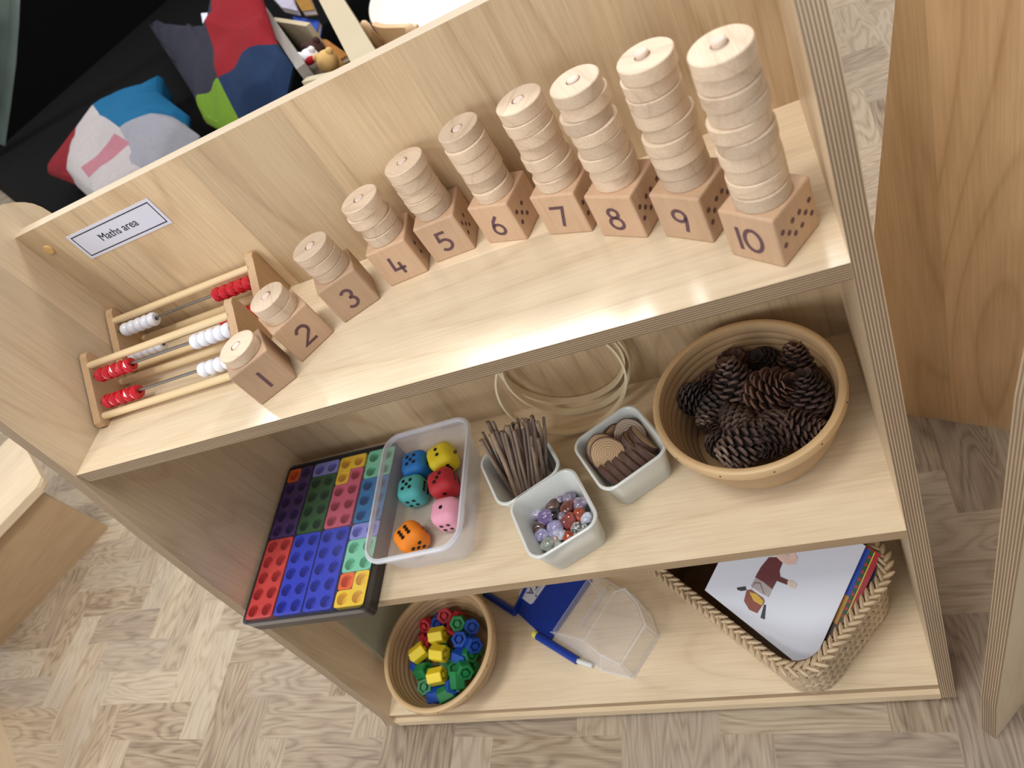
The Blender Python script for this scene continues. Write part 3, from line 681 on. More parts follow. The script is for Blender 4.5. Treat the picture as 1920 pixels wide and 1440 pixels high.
# pine cones
def cone_mesh(seed, squash, sc):
    random.seed(seed); bm = bmesh.new(); L = 1.9 * squash
    bmesh.ops.create_uvsphere(bm, u_segments=12, v_segments=8, radius=.55, matrix=Matrix.Diagonal((1, 1, L * .8, 1)))
    n = 84; ga = 2.39996
    for i in range(n):
        t = (i + .5) / n; z = -L / 2 + L * t; env = math.sin(PI * (.12 + .82 * t)) ** .75; rad = env * (1.0 - .30 * t)
        a = ga * i; up = -.35 + 1.15 * t; w = .30 * (1.1 - .55 * t); ln = .28 + .74 * rad
        q = []
        for (f, ww, hh) in ((.25, .45, -.02), (.72, 1.0, .0), (.93, .92, .03), (1.02, .35, .06)):
            for s in (-1, 1): q.append((ln * f, s * w * ww, hh))
        V1 = []; V2 = []
        for (r_, ty, hz) in q:
            for VV, dz in ((V1, .045), (V2, -.045)):
                th = dz * (.5 + r_)
                x_, y_, z_ = r_ * math.cos(up), ty, r_ * math.sin(up) * .75 + hz + th
                VV.append(bm.verts.new((x_ * math.cos(a) - y_ * math.sin(a), x_ * math.sin(a) + y_ * math.cos(a), z + z_ - .12)))
        for k in range(0, 6, 2):
            bm.faces.new((V1[k], V1[k + 1], V1[k + 3], V1[k + 2])); bm.faces.new((V2[k], V2[k + 2], V2[k + 3], V2[k + 1]))
            bm.faces.new((V1[k], V1[k + 2], V2[k + 2], V2[k])); bm.faces.new((V1[k + 1], V2[k + 1], V2[k + 3], V1[k + 3]))
        bm.faces.new((V1[6], V1[7], V2[7], V2[6]))
    for v in bm.verts: v.co *= sc
    bmesh.ops.recalc_face_normals(bm, faces=bm.faces)
    me = bpy.data.meshes.new('pine_cone'); bm.to_mesh(me); bm.free(); return me
def conemat():
    mt, nt, b = newmat('pine_cone_scales'); tc = nd(nt, 'ShaderNodeTexCoord'); oi = nd(nt, 'ShaderNodeObjectInfo')
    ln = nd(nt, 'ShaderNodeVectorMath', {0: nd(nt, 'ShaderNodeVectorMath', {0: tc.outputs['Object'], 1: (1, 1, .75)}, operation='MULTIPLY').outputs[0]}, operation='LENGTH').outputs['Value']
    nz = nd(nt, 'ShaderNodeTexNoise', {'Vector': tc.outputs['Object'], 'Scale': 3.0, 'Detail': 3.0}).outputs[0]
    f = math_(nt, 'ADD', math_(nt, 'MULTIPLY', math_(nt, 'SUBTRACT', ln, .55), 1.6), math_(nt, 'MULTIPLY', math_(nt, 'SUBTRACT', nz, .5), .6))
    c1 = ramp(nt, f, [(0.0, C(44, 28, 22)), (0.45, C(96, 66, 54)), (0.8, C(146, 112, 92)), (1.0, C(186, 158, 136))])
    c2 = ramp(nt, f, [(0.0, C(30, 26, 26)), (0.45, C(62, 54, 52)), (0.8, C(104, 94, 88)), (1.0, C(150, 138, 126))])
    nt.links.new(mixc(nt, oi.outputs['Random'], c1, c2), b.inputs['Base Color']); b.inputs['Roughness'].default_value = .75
    return mt
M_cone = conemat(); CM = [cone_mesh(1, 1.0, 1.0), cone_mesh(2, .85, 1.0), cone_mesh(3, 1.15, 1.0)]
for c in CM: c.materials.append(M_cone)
CN = [(.6246,.1500,.0185,.034,(.2,.3,0),'pine cone at the back left of the bowl, standing on its base'),(.6548,.1450,.0168,.034,(-.1,-.3,1),'middle pine cone of the three along the back of the bowl'),(.6850,.1280,.0196,.034,(.3,.5,2),'rightmost pine cone of the three along the back of the bowl'),
 (.6010,.1310,.0150,.030,(1.2,.3,.5),'small dark pine cone behind the reddish ones at the left'),(.5830,.1170,.0170,.034,(1.4,-.9,1.2),'dark pine cone lying on its side against the left wall'),(.6248,.1130,.0215,.048,(-.35,.35,.8),'large brown pine cone in the middle, its open rosette facing up'),
 (.6575,.0980,.0237,.046,(.5,.75,.3),'largest pine cone, upright with smooth reddish scales, right of the central rosette'),(.6900,.0900,.0205,.044,(-.2,.25,.9),'pine cone with a pale rosette near the right wall of the bowl'),(.6015,.1010,.0165,.036,(1.3,.5,2.4),'reddish brown pine cone lying left of the central rosette'),
 (.5980,.0850,.0160,.032,(1.2,-.5,.2),'brown pine cone low in the bowl under the reddish one'),(.6190,.0760,.0160,.042,(1.5,.3,3.6),'pale tan based pine cone lying in front of the central rosette'),(.6270,.0490,.0200,.040,(1.3,.5,1.9),'dark grey pine cone lying on its side frontmost in the bowl'),
 (.6040,.0560,.0150,.030,(1.2,.1,.7),'small dark pine cone at the front left of the bowl'),(.6480,.0520,.0205,.038,(1.25,-.6,-.5),'dark grey pine cone just right of the frontmost one'),(.6740,.0560,.0195,.034,(1.2,.8,.9),'black pine cone at the front right of the bowl'),(.6850,.1100,.0150,.030,(.8,.4,.1),'small brown pine cone behind the pale rosette')]
for i, (x, y, r, z, e, lb) in enumerate(CN):
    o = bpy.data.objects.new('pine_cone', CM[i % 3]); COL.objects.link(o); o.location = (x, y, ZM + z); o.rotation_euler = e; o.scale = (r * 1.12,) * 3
    tag(o, lb, 'pine cone', 'pine cones in the bowl')

# ------------------------------------------------------------------ hexagonal linking blocks
HC = {'y': (C(240, 214, 40), 'yellow'), 'r': (C(176, 24, 40), 'red'), 'g': (C(30, 130, 70), 'green'), 'b': (C(20, 76, 176), 'blue')}
def hexmesh(short):
    bm = bmesh.new(); L = .0125 if short else .0245; R = .0125
    hx_ = lambda r, z: [(r * math.cos(PI / 3 * i), r * math.sin(PI / 3 * i), z) for i in range(6)]
    ci = lambda r, z, n=6: [(r * math.cos(PI / 3 * i), r * math.sin(PI / 3 * i), z) for i in range(6)]
    loft(bm, [hx_(R - .001, -L / 2), hx_(R, -L / 2 + .001), hx_(R, L / 2 - .001), hx_(R - .001, L / 2), ci(.0078, L / 2), ci(.0074, L / 2 - .004)], True, True)
    q = bmesh.ops.create_cone(bm, cap_ends=True, segments=20, radius1=.0045, radius2=.0042, depth=.006, matrix=Matrix.Translation((0, 0, L / 2 - .002)))
    bmesh.ops.create_cone(bm, cap_ends=True, segments=20, radius1=.0042, radius2=.0042, depth=.004, matrix=Matrix.Translation((0, 0, -L / 2 - .0015)))
    bmesh.ops.recalc_face_normals(bm, faces=bm.faces)
    me = bpy.data.meshes.new('linking_block'); bm.to_mesh(me); bm.free(); return me
HM = {}
for k, (c, nm) in HC.items():
    mt = plain('block_' + nm, c, 0.5)
    for sh in (0, 1):
        HM[k, sh] = hexmesh(sh); HM[k, sh].materials.append(mt)
H90 = PI / 2
HB = [('y',.1005,.0125,.046,0,(0,H90,.05),'yellow hexagonal block furthest back of the four yellow ones'),('y',.0680,-.0095,.042,0,(.3,H90,.9),'yellow hexagonal block at the left of the pile'),('y',.1075,-.0150,.047,0,(0.2,H90,.02),'yellow hexagonal block in the centre of the pile'),('y',.1055,-.0460,.042,0,(.5,H90,.62),'yellow hexagonal block nearest the shelf front'),
 ('r',.1046,.0440,.040,1,(.5,.2,.3),'red hexagonal piece at the very back of the pile'),('r',.0712,.0340,.038,1,(.7,-.3,.1),'red hexagonal piece showing its flat face at the back left'),('r',.0660,.0190,.026,1,(.1,1.3,.2),'red hexagonal piece tipped on edge at the left of the pile'),('r',.0830,.0070,.036,1,(1.2,.6,.8),'red hexagonal piece upright behind the left yellow block'),
 ('r',.1215,.0240,.038,1,(.4,.5,.8),'red hexagonal piece beside the furthest back yellow block'),('r',.1230,.0400,.032,1,(1.3,.2,1.0),'red hexagonal piece on edge at the back right'),
 ('g',.1290,.0315,.038,0,(.5,.35,.1),'green hexagonal block at the back, its six-sided end facing up'),('g',.0760,-.0345,.034,0,(.5,1.1,.5),'green hexagonal block in front of the left yellow one'),('g',.0800,-.0560,.030,1,(.35,.1,.4),'green hexagonal block with an open hollow end, at the front left'),('g',.1500,-.0165,.032,1,(.4,1.2,.4),'green hexagonal block under the dark blue one at the right wall'),
 ('g',.1280,-.0355,.032,1,(.5,.4,.9),'small green hexagonal block right of the front yellow one'),('g',.1470,-.0370,.036,0,(.9,.6,.3),'green hexagonal block at the right wall with a round stud'),('g',.1370,-.0505,.034,0,(.6,1.1,2.2),'green hexagonal block leaning behind the front blue one'),('g',.1165,-.0665,.026,0,(.2,H90,.6),'green hexagonal block frontmost in the bowl'),
 ('g',.0865,-.0070,.030,1,(.3,.9,.4),'green hexagonal block glimpsed between two yellow ones'),('b',.1500,.0250,.034,1,(.6,.5,.4),'blue hexagonal piece at the back right wall of the bowl'),('b',.1385,.0035,.043,1,(.18,.25,.0),'light blue hexagonal piece facing up with its stud showing'),('b',.1540,-.0010,.034,0,(.9,.8,.5),'dark blue hexagonal block against the right wall'),
 ('b',.1380,-.0190,.032,0,(.1,H90,-.3),'dark blue hexagonal block under the light blue piece'),('b',.1285,-.0580,.032,1,(.7,.5,.9),'blue hexagonal piece tilted beside the front yellow block'),('b',.0965,-.0665,.022,0,(.2,H90,.3),'blue hexagonal block at the front left, lying on its side'),('b',.0590,-.0225,.028,1,(.3,1.0,.8),'blue hexagonal piece at the left wall under a yellow block'),
 ('b',.0870,.0350,.032,1,(.4,.6,.2),'blue hexagonal piece between two red ones at the back left'),('b',.0898,.0440,.028,1,(.8,.3,.2),'blue hexagonal piece behind the red ones')]
for k, x, y, z, sh, e, lb in HB:
    o = bpy.data.objects.new('linking_block', HM[k, sh]); COL.objects.link(o); o.location = (x, y, ZB + z); o.rotation_euler = e
    tag(o, lb, 'linking block', 'hexagonal blocks in the bottom bowl')
hexlow = bmesh.new(); random.seed(3)
for i in range(16):
    a, r = random.random() * 6.28, .045 * math.sqrt(random.random())
    bmesh.ops.create_cone(hexlow, cap_ends=True, segments=6, radius1=.011, radius2=.011, depth=.017, matrix=Matrix.Translation((r * math.cos(a), r * math.sin(a), .0155)) @ Euler((random.random() * .4, random.random() * .3, random.random())).to_matrix().to_4x4())
tag(put('linking_blocks', hexlow, HM['g', 0].materials[0], None, False, (.110, -.012, ZB)), 'green blocks at the bottom of the bowl, under the other hexagonal blocks', 'linking blocks', kind='stuff')

# ------------------------------------------------------------------ blue tool case with clear cover
M_blue = plain('blue_plastic', C(18, 54, 150), 0.3); M_yel = plain('yellow_button', C(226, 224, 96), 0.4); M_clr = clear('clear_cover', (0.88, 0.88, 0.92, 1), 0.20, 0.1); M_clre = clear('clear_cover_edge', (0.92, 0.93, 0.97, 1), 0.26, 0.1)
tcase = thing('tool_case', 'open blue plastic case with a clear cover on the bottom shelf', 'case', (0.29, 0.02, ZB))
O = Vector((0.29, 0.02, ZB))
def lc(p): return (p[0] - O.x, p[1] - O.y)
bm = bmesh.new(); prism(bm, [lc(p) for p in [(.2085, .0520), (.2640, .0020), (.3300, .0880), (.2560, .1500)]], 'z', 0.0005, 0.006); put('base_plate', bm, M_blue, tcase)
bm = bmesh.new(); prism(bm, [lc(p) for p in [(.2060, .0540), (.2085, .0520), (.2560, .1500), (.2530, .1520)]], 'z', 0.0005, 0.012); put('side_wall', bm, M_blue, tcase)
for a, b in (((.1514, .0873), (.2075, .0505)), ((.2465, .0120), (.3098, -.0278))):
    bm = bmesh.new(); A, B = lc(a), lc(b); tube(bm, [(A[0], A[1], .0062), (B[0], B[1], .0062)], .0058, 14); rod = put('rod', bm, M_blue, tcase, True)
    d = (Vector(B) - Vector(A)).normalized(); bm = bmesh.new(); tube(bm, [(A[0] - d.x * .007, A[1] - d.y * .007, .0062), (A[0] + d.x * .001, A[1] + d.y * .001, .0062)], .0052, 14); put('rod_end', bm, M_yel, rod, True, label='pale yellow rod end')
bm = bmesh.new(); A, B = lc((.3098, -.0278)), lc((.3322, -.0362)); tube(bm, [(A[0], A[1], .005), (B[0], B[1], .005)], .0035, 10); put('latch', bm, M_cup, tcase, True, label='white latch')
lu = Vector((.61, .79)); lv = Vector((-.79, .61))     # along the hinge / away from it
bm = bmesh.new(); lp = rrect(.027, .0150, .005, 0); prism(bm, [(p[0], p[1]) for p in lp], 'z', 0, .0012)
lab = put('label_plate', bm, M_paper, tcase, False, (.2385 - O.x, .0895 - O.y, .0062), (0, 0, math.atan2(-lu.y, -lu.x)), label='white label plate')
putm('label_letters', textmesh('TA', .017), plain('navy_print', C(24, 16, 92), .5), lab, loc=(.0065, .000, .0014))
bm = bmesh.new(); bx(bm, -.022, .020, -.0113, -.0108, .0012, .0014); bx(bm, -.022, .012, .0098, .0103, .0012, .0014); bmesh.ops.create_circle(bm, cap_ends=True, segments=12, radius=.0016, matrix=Matrix.Translation((.012, .0128, .0014)))
put('label_lines', bm, M_ink, lab)
bot = [(.268, .014), (.325, .090), (.3485, .0874), (.3935, .0563), (.4156, .0266), (.4254, -.0032), (.3884, -.0555), (.3476, -.0437)]
top = [(.3365, -.0165), (.3700, .0320), (.3800, .0460), (.3950, .0500), (.4130, .0262), (.4225, -.0032), (.3872, -.0515), (.3600, -.0365)]
mid = [(.270, .0135), (.3255, .0885), (.3475, .0860), (.3925, .0553), (.4148, .0263), (.4246, -.0032), (.3880, -.0545), (.3480, -.0427)]
bm = bmesh.new(); loft(bm, [[(*lc(p), .0005) for p in bot], [(*lc(p), .012) for p in mid], [(*lc(p), .047) for p in top]], False, True)
bmesh.ops.bevel(bm, geom=[e for e in bm.edges if not e.is_boundary], offset=.003, segments=3, affect='EDGES')
put('clear_cover', bm, M_clr, tcase, True, label='clear plastic cover')
bm = bmesh.new()
for lp in ([(*lc(p), .0022) for p in bot], [(*lc(p), .0460) for p in top]): tube(bm, lp, .0013, 6, closed=True)
for i in (0, 1, 3, 5, 6, 7): tube(bm, [(*lc(mid[i]), .012), (*lc(top[i]), .0460)], .0009, 6)
put('cover_edges', bm, M_clre, tcase, True)
bm = bmesh.new(); bx(bm, -.0325, .0325, -.002, .002, .0005, .008); cr = put('cover_rib', bm, M_clr, tcase, False, ((.300 + .325) / 2 - O.x + .02, .045 - O.y, 0), (0, 0, math.atan2(lu.y, lu.x)))

# ------------------------------------------------------------------ basket and books
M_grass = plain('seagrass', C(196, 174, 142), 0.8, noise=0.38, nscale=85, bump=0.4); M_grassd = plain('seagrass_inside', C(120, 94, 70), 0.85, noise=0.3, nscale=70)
BC = Vector((.5850, .0395, ZB)); BA = math.radians(-44.5); BLX, BLY, BH = .1235, .0870, .118
bk = thing('seagrass_basket', 'woven seagrass basket of picture books at the right of the bottom shelf', 'basket', BC, BA)
def per(hx, hy, r, n):
    """n points evenly round a rounded rectangle with their outward normals"""
    base = rrect(hx, hy, r, 0, 10); base.append(base[0]); seg = []; tot = 0
    for a, b in zip(base, base[1:]): d = math.hypot(b[0] - a[0], b[1] - a[1]); seg.append((tot, d, a, b)); tot += d
    out = []
    for i in range(n):
        s = tot * i / n
        for t0, d, a, b in seg:
            if t0 <= s < t0 + d + 1e-9 and d > 1e-9:
                f = (s - t0) / d; tx, ty = (b[0] - a[0]) / d, (b[1] - a[1]) / d; out.append((a[0] + (b[0] - a[0]) * f, a[1] + (b[1] - a[1]) * f, ty, -tx, tx, ty)); break
    return out
def leaf(bm, c, t, n, up, ln, wd, th):
    rings = []
    for k, (u, w) in enumerate(((-1, .25), (-.55, .85), (0, 1), (.55, .85), (1, .25))):
        rings.append([c + t * (ln * u) + up * (wd * w * math.cos(a)) + n * (th * w * math.sin(a)) for a in (0, 1.05, 2.1, 3.14, 4.19, 5.24)])
    loft(bm, rings, True, True)
bm = bmesh.new(); rows = 12; RZ = BH / rows; random.seed(11)
for row in range(rows - 1):
    z = (row + .5) * RZ; k = 1 - .04 * (1 - row / rows)
    P = per(BLX * k - .002, BLY * k - .002, .036, 84)
    for i, (x, y, nx, ny, tx, ty) in enumerate(P):
        N_ = Vector((nx, ny, 0)); T_ = Vector((tx, ty, 0)); s = 1 if row % 2 else -1
        d = (T_ * math.cos(.62) + Vector((0, 0, s)) * math.sin(.62)); U = N_.cross(d)
        leaf(bm, Vector((x, y, z)) + N_ * random.uniform(-.0004, .0006), d, N_, U, .0066, .0030 * random.uniform(.85, 1.2), .0022)
wv = put('woven_wall', bm, M_grass, bk, True)
bm = bmesh.new(); P = per(BLX, BLY, .038, 84)
for i, (x, y, nx, ny, tx, ty) in enumerate(P):
    N_ = Vector((nx, ny, 0)); T_ = Vector((tx, ty, 0))
    for s in (-1, 1):
        d = (T_ * .72 + N_ * (s * .55) + Vector((0, 0, .12))).normalized(); U = Vector((0, 0, 1))
        leaf(bm, Vector((x, y, BH - .003)) + N_ * (s * .0022) + T_ * (.0035 if s > 0 else 0), d, d.cross(U).normalized(), U, .0088 * random.uniform(.9, 1.15), .0048 * random.uniform(.85, 1.15), .0028)
put('braided_rim', bm, M_grass, bk, True)
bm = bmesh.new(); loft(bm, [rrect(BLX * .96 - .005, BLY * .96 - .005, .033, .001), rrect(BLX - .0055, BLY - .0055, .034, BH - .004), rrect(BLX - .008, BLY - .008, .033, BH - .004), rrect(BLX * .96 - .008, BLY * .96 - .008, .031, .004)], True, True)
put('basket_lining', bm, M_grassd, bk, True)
# books: corners given on a sloping plane z = zB+.085 + .45*(y+.08)
def bz(y): return ZB + .085 + .45 * (y + .08)
BN = Vector((0, -.45, 1)).normalized()
def sheet(bm, pts, up, th, mat=0):
    A = [bm.verts.new(Vector(p) + BN * up) for p in pts]; B = [bm.verts.new(Vector(p) + BN * (up - th)) for p in pts]
    n = len(A); bm.faces.new(A).material_index = mat; bm.faces.new(B[::-1]).material_index = mat
    for i in range(n): bm.faces.new((A[i], B[i], B[(i + 1) % n], A[(i + 1) % n])).material_index = mat
def P3(l): return [(x, y, bz(y)) for x, y in l]
def shift(bm, o): 
    for v in bm.verts: v.co -= Vector(o)
    return bm
M_bw = plain('book_cover_white', C(214, 218, 230), .3); M_pg = plain('book_pages', C(226, 220, 206), .8)
def book(name, quad, th, up, cover, label, inset=.002):
    o0 = quad[0]; t = thing('picture_book', label, 'book', (o0[0], o0[1], bz(o0[1])))
    bm = bmesh.new(); sheet(bm, P3(quad), up, .0012); shift(bm, t.location); put('front_cover', bm, cover, t)
    bm = bmesh.new(); sheet(bm, P3(quad), up - th + .0012, .0012); shift(bm, t.location); put('back_cover', bm, cover, t)
    c = Vector((sum(p[0] for p in quad) / 4, sum(p[1] for p in quad) / 4)); q2 = [(c.x + (p[0] - c.x) * .98, c.y + (p[1] - c.y) * .98) for p in quad]
    bm = bmesh.new(); sheet(bm, P3(q2), up - .0013, th - .0026); shift(bm, t.location); put('pages', bm, M_pg, t)
    return t
def art(t, name, pts, col, up, rough=.4):
    bm = bmesh.new(); sheet(bm, P3(pts), up, .0002); shift(bm, t.location); put(name, bm, plain(name, col, rough, noise=.25, nscale=300), t)
Q1 = [(.6168, -.0880), (.7039, .0261), (.6130, .1130), (.5215, -.0020 + .004)]
b1 = book('b1', Q1, .007, .0, M_bw, 'white picture book with a running figure on its cover, topmost in the basket')
F = dict(jacket=[(.6011,.0273),(.6098,.0262),(.6146,.0198),(.6095,.0126),(.609,.0064),(.6164,.0025),(.6143,-.0022),(.6043,.0029),(.5975,-.0049),(.5888,.0041),(.5814,.009),(.5901,.0185)],
 skirt=[(.5812,.0081),(.5888,.0041),(.5975,-.0049),(.5919,-.0124),(.5849,-.0082),(.5746,.001)], pouch=[(.5691,-.0029),(.5742,-.0026),(.5859,-.0127),(.5865,-.0164),(.5756,-.0269),(.5676,-.0226),(.5637,-.0133)],
 pouch_glow=[(.5717,-.005),(.5791,-.0076),(.5853,-.0154),(.5823,-.0195),(.5746,-.0143)], left_boot=[(.5588,.0008),(.569,.0012),(.5691,-.0029),(.563,-.0032),(.5588,-.0014)], right_boot=[(.5849,-.0189),(.5872,-.0196),(.5825,-.0337),(.578,-.0316)],
 hand=[(.6158,.0021),(.6214,.0015),(.6251,-.0033),(.6212,-.0074),(.6147,-.0023)], face=[(.6085,.0261),(.6110,.034),(.6200,.037),(.6290,.032),(.6321,.0228),(.628,.0168),(.6194,.0174),(.6128,.0222)])
FC = dict(jacket=C(96, 22, 26), skirt=C(172, 160, 160), pouch=C(132, 58, 30), pouch_glow=C(206, 166, 40), left_boot=C(20, 24, 26), right_boot=C(20, 20, 24), hand=C(214, 196, 180), face=C(222, 190, 176))
for i, k in enumerate(('left_boot', 'right_boot', 'skirt', 'pouch', 'pouch_glow', 'hand', 'face', 'jacket')): art(b1, 'printed_' + k, F[k], FC[k], .0003 + .00004 * i)
bm = bmesh.new(); sheet(bm, P3([(.5746, -.0020), (.5752, -.0018), (.5800, .0040), (.5858, .0030), (.5878, -.0080), (.5872, -.0082), (.5852, .0022), (.5803, .0031)]), .0008, .0002); put('printed_handle', shift(bm, b1.location), plain('printed_handle', C(120, 84, 66), .4), b1)
bm = bmesh.new()
for k in range(7):
    a_ = k * .62; sheet(bm, P3([(.6265 + .0058 * math.cos(a_) + .0018 * math.cos(q_ * 1.05), .0305 + .0058 * math.sin(a_) + .0018 * math.sin(q_ * 1.05)) for q_ in range(6)]), .00062 + .00002 * k, .0001)
put('printed_hair', shift(bm, b1.location), plain('printed_hair', C(188, 182, 180), .4), b1)
u1 = Vector((.7039 - .6168, .0261 + .0880)); n1 = Vector((u1.y, -u1.x)).normalized()
def off(d0, d1, f0, f1):
    a = Vector(Q1[0]) + n1 * d0 + u1 * f0; b = Vector(Q1[0]) + n1 * d0 + u1 * f1; c = Vector(Q1[0]) + n1 * d1 + u1 * f1; d = Vector(Q1[0]) + n1 * d1 + u1 * f0
    return [tuple(a), tuple(d), tuple(c), tuple(b)]
M_red = plain('book_cover_red', C(176, 38, 46), .35)
q2 = off(-.085, .0160, .27, 1.00); b2 = book('b2', q2, .010, -.0085, M_red, 'red bordered picture book under the white one in the basket')
art(b2, 'printed_field', off(-.02, .0050, .275, .99), C(28, 70, 190), -.0083); art(b2, 'printed_thatch', off(-.02, .0050, .275, .62), C(196, 140, 40), -.0082); art(b2, 'printed_hut', off(-.02, .0050, .275, .40), C(78, 40, 24), -.0081)
art(b2, 'printed_border', off(.0050, .0095, .275, .99), C(40, 78, 46), -.0082); art(b2, 'printed_line', off(.0095, .0106, .275, .99), C(214, 200, 70), -.0081)
bm = bmesh.new()
for i in range(12):
    f = .285 + i * .058
    a = Vector(Q1[0]) + n1 * .0060 + u1 * f; b = Vector(Q1[0]) + n1 * .0060 + u1 * (f + .035); c = Vector(Q1[0]) + n1 * .0098 + u1 * (f + .018); sheet(bm, P3([tuple(a), tuple(c), tuple(b)]), -.0080, .0001)
put('printed_triangles', shift(bm, b2.location), M_red, b2)
b3 = book('b3', off(-.080, .0195, .50, .96), .009, -.0195, plain('book_cover_blue', C(60, 104, 176), .35), 'pale blue picture book lowest in the basket, only its right edge showing')

# ------------------------------------------------------------------ neighbouring furniture on the right
M_p1 = wood('warm_maple_panel', C(232, 200, 156), C(186, 148, 106), 'z', 'x', 0.12, 0.8, 0.35, .8)
nb = thing('neighbour_shelf_unit', 'warm maple shelving unit standing end-on behind the right side of the maths unit', 'shelf', (.7418, .3282, 0), math.atan2(-.0846, .1734))
def slant(dep, h): return [(0.0, 0.0), (0.0, .03), (.0985, .632), (.112, .76), (.16, .81), (dep, .81), (dep, 0.0)]
for yy in (0.0, .755):
    bm = bmesh.new(); prism(bm, slant(.36, .81), 'y', yy, yy + .015, 0, 1)
    put('side_panel', bm, [M_p1, M_plyn], nb)
bm = bmesh.new(); bx(bm, .33, .345, .015, .755, .02, .79); put('back_panel', bm, M_p1, nb)
for z, y0 in ((.05, .02), (.35, .065), (.63, .105)):
    bm = bmesh.new(); bx(bm, y0, .33, .015, .755, z - .015, z); put('shelf', bm, M_sh, nb)
ep = thing('end_panel', 'plywood edged upright panel standing right of the maths unit', 'panel', (.7816, -.1307, 0), math.atan2(.0366, .0377))
bm = bmesh.new(); prism(bm, [(0.0, 0.0), (0.0, .02), (.0005, .1217), (.028, .457), (.040, .60), (.06, .70), (.11, .77), (.28, .79), (.28, 0.0)], 'y', 0.0, .0148, 0, 1)
put('panel_board', bm, [M_sd, M_plyn], ep)

# ------------------------------------------------------------------ low stool and bench on the left
M_st = wood('birch_stool', C(226, 206, 174), C(196, 168, 132), 'x', 'y', 0.14, 0.35, 0.4); M_sts = wood('birch_stool_side', C(190, 162, 126), C(158, 126, 94), 'x', 'z', 0.3, 0.3, 0.45)
st = thing('low_stool', 'low birch stool with a pale rounded top, left of the maths unit', 'stool', (-1.0117, .4186, 0), math.atan2(-.2819, -.2164))
# local +x runs along the visible side towards the camera, local y = to the stool's far side (negative is hidden)
bm = bmesh.new(); prism(bm, [(p[0], p[1]) for p in rrect(.205, .17, .02, 0, 6, .175, -.152)], 'z', .195, .215); bmesh.ops.bevel(bm, geom=[e for e in bm.edges if abs(e.verts[0].co.z - e.verts[1].co.z) < 1e-6], offset=.004, segments=2, affect='EDGES')
put('seat', bm, M_st, st, True)
for yy in (-.015, -.29):
    bm = bmesh.new(); bx(bm, 0 if yy > -.1 else .12, .355, yy, yy + .015, 0, .195); put('side_panel', bm, M_sts, st)
bm = bmesh.new(); bx(bm, .16, .175, -.275, -.015, .03, .19); put('stretcher', bm, M_sts, st)
sb = thing('low_bench', 'pale birch bench whose end panel shows in the bottom left corner', 'bench', (-1.0889, -.0288, 0), math.atan2(-.1028, .149))
bm = bmesh.new(); bx(bm, -.1, .42, -.315, .012, .28, .30, .004); put('seat', bm, M_st, sb)
for a in (-.06, .36):
    bm = bmesh.new(); bx(bm, a, a + .018, -.28, -.018, 0, .28); put('leg_panel', bm, M_st, sb)
bm = bmesh.new(); bx(bm, -.08, .40, -.015, 0.0, 0, .28); put('front_panel', bm, M_st, sb)

# ------------------------------------------------------------------ dark corner behind: sofa, cushions, drapes
M_dark = plain('black_fabric', C(6, 6, 7), .95, spec=.1, noise=.2); 
sofa = thing('sofa', 'black fabric sofa behind the maths unit with two patchwork cushions on it', 'sofa', (-1.3496, 1.361, 0), math.atan2(-.604, .797))
bm = bmesh.new(); bx(bm, -1.6, .55, 0.0, 1.55, .10, .42, .03); put('seat_cushion', bm, M_dark, sofa, True)
bm = bmesh.new(); bx(bm, -1.6, .55, 1.56, 1.80, .10, .95, .05); put('backrest', bm, M_dark, sofa, True)
for xx in (-1.5, .45):
    for yy in (.06, 1.6):
        bm = bmesh.new(); bx(bm, xx - .03, xx + .03, yy - .03, yy + .03, 0, .10); put('foot', bm, M_edge, sofa)
bm = bmesh.new(); bx(bm, -4.6, .6, 4.1, 4.16, 0.0, 2.4)
tag(put('black_curtain', bm, M_dark), 'tall black curtain hanging behind the black sofa', 'curtain')
# pale green drape at the left
bm = bmesh.new(); E = [(-1.560, .90), (-1.623, .8457), (-1.7395, .7714), (-1.9155, .6668), (-2.1193, .5549), (-2.3309, .4420)]
rows_ = []
for x, z in E:
    rows_.append([bm.verts.new((x - .9 * k / 12, 2.3 + (.035 * math.sin(k * 1.7) if k else 0) + (.012 if k == 1 else 0), z + (.0 if k == 0 else .02 * abs(math.sin(k))))) for k in range(13)])
for a, b in zip(rows_, rows_[1:]):
    for i in range(12): bm.faces.new((a[i], a[i + 1], b[i + 1], b[i]))
q = bmesh.ops.solidify(bm, geom=list(bm.faces), thickness=.012)
tag(put('drape', bm, plain('grey_green_fabric', C(150, 166, 158), .4, noise=.3, nscale=6), None, True), 'grey green drape hanging at the left edge beside the black sofa', 'curtain')
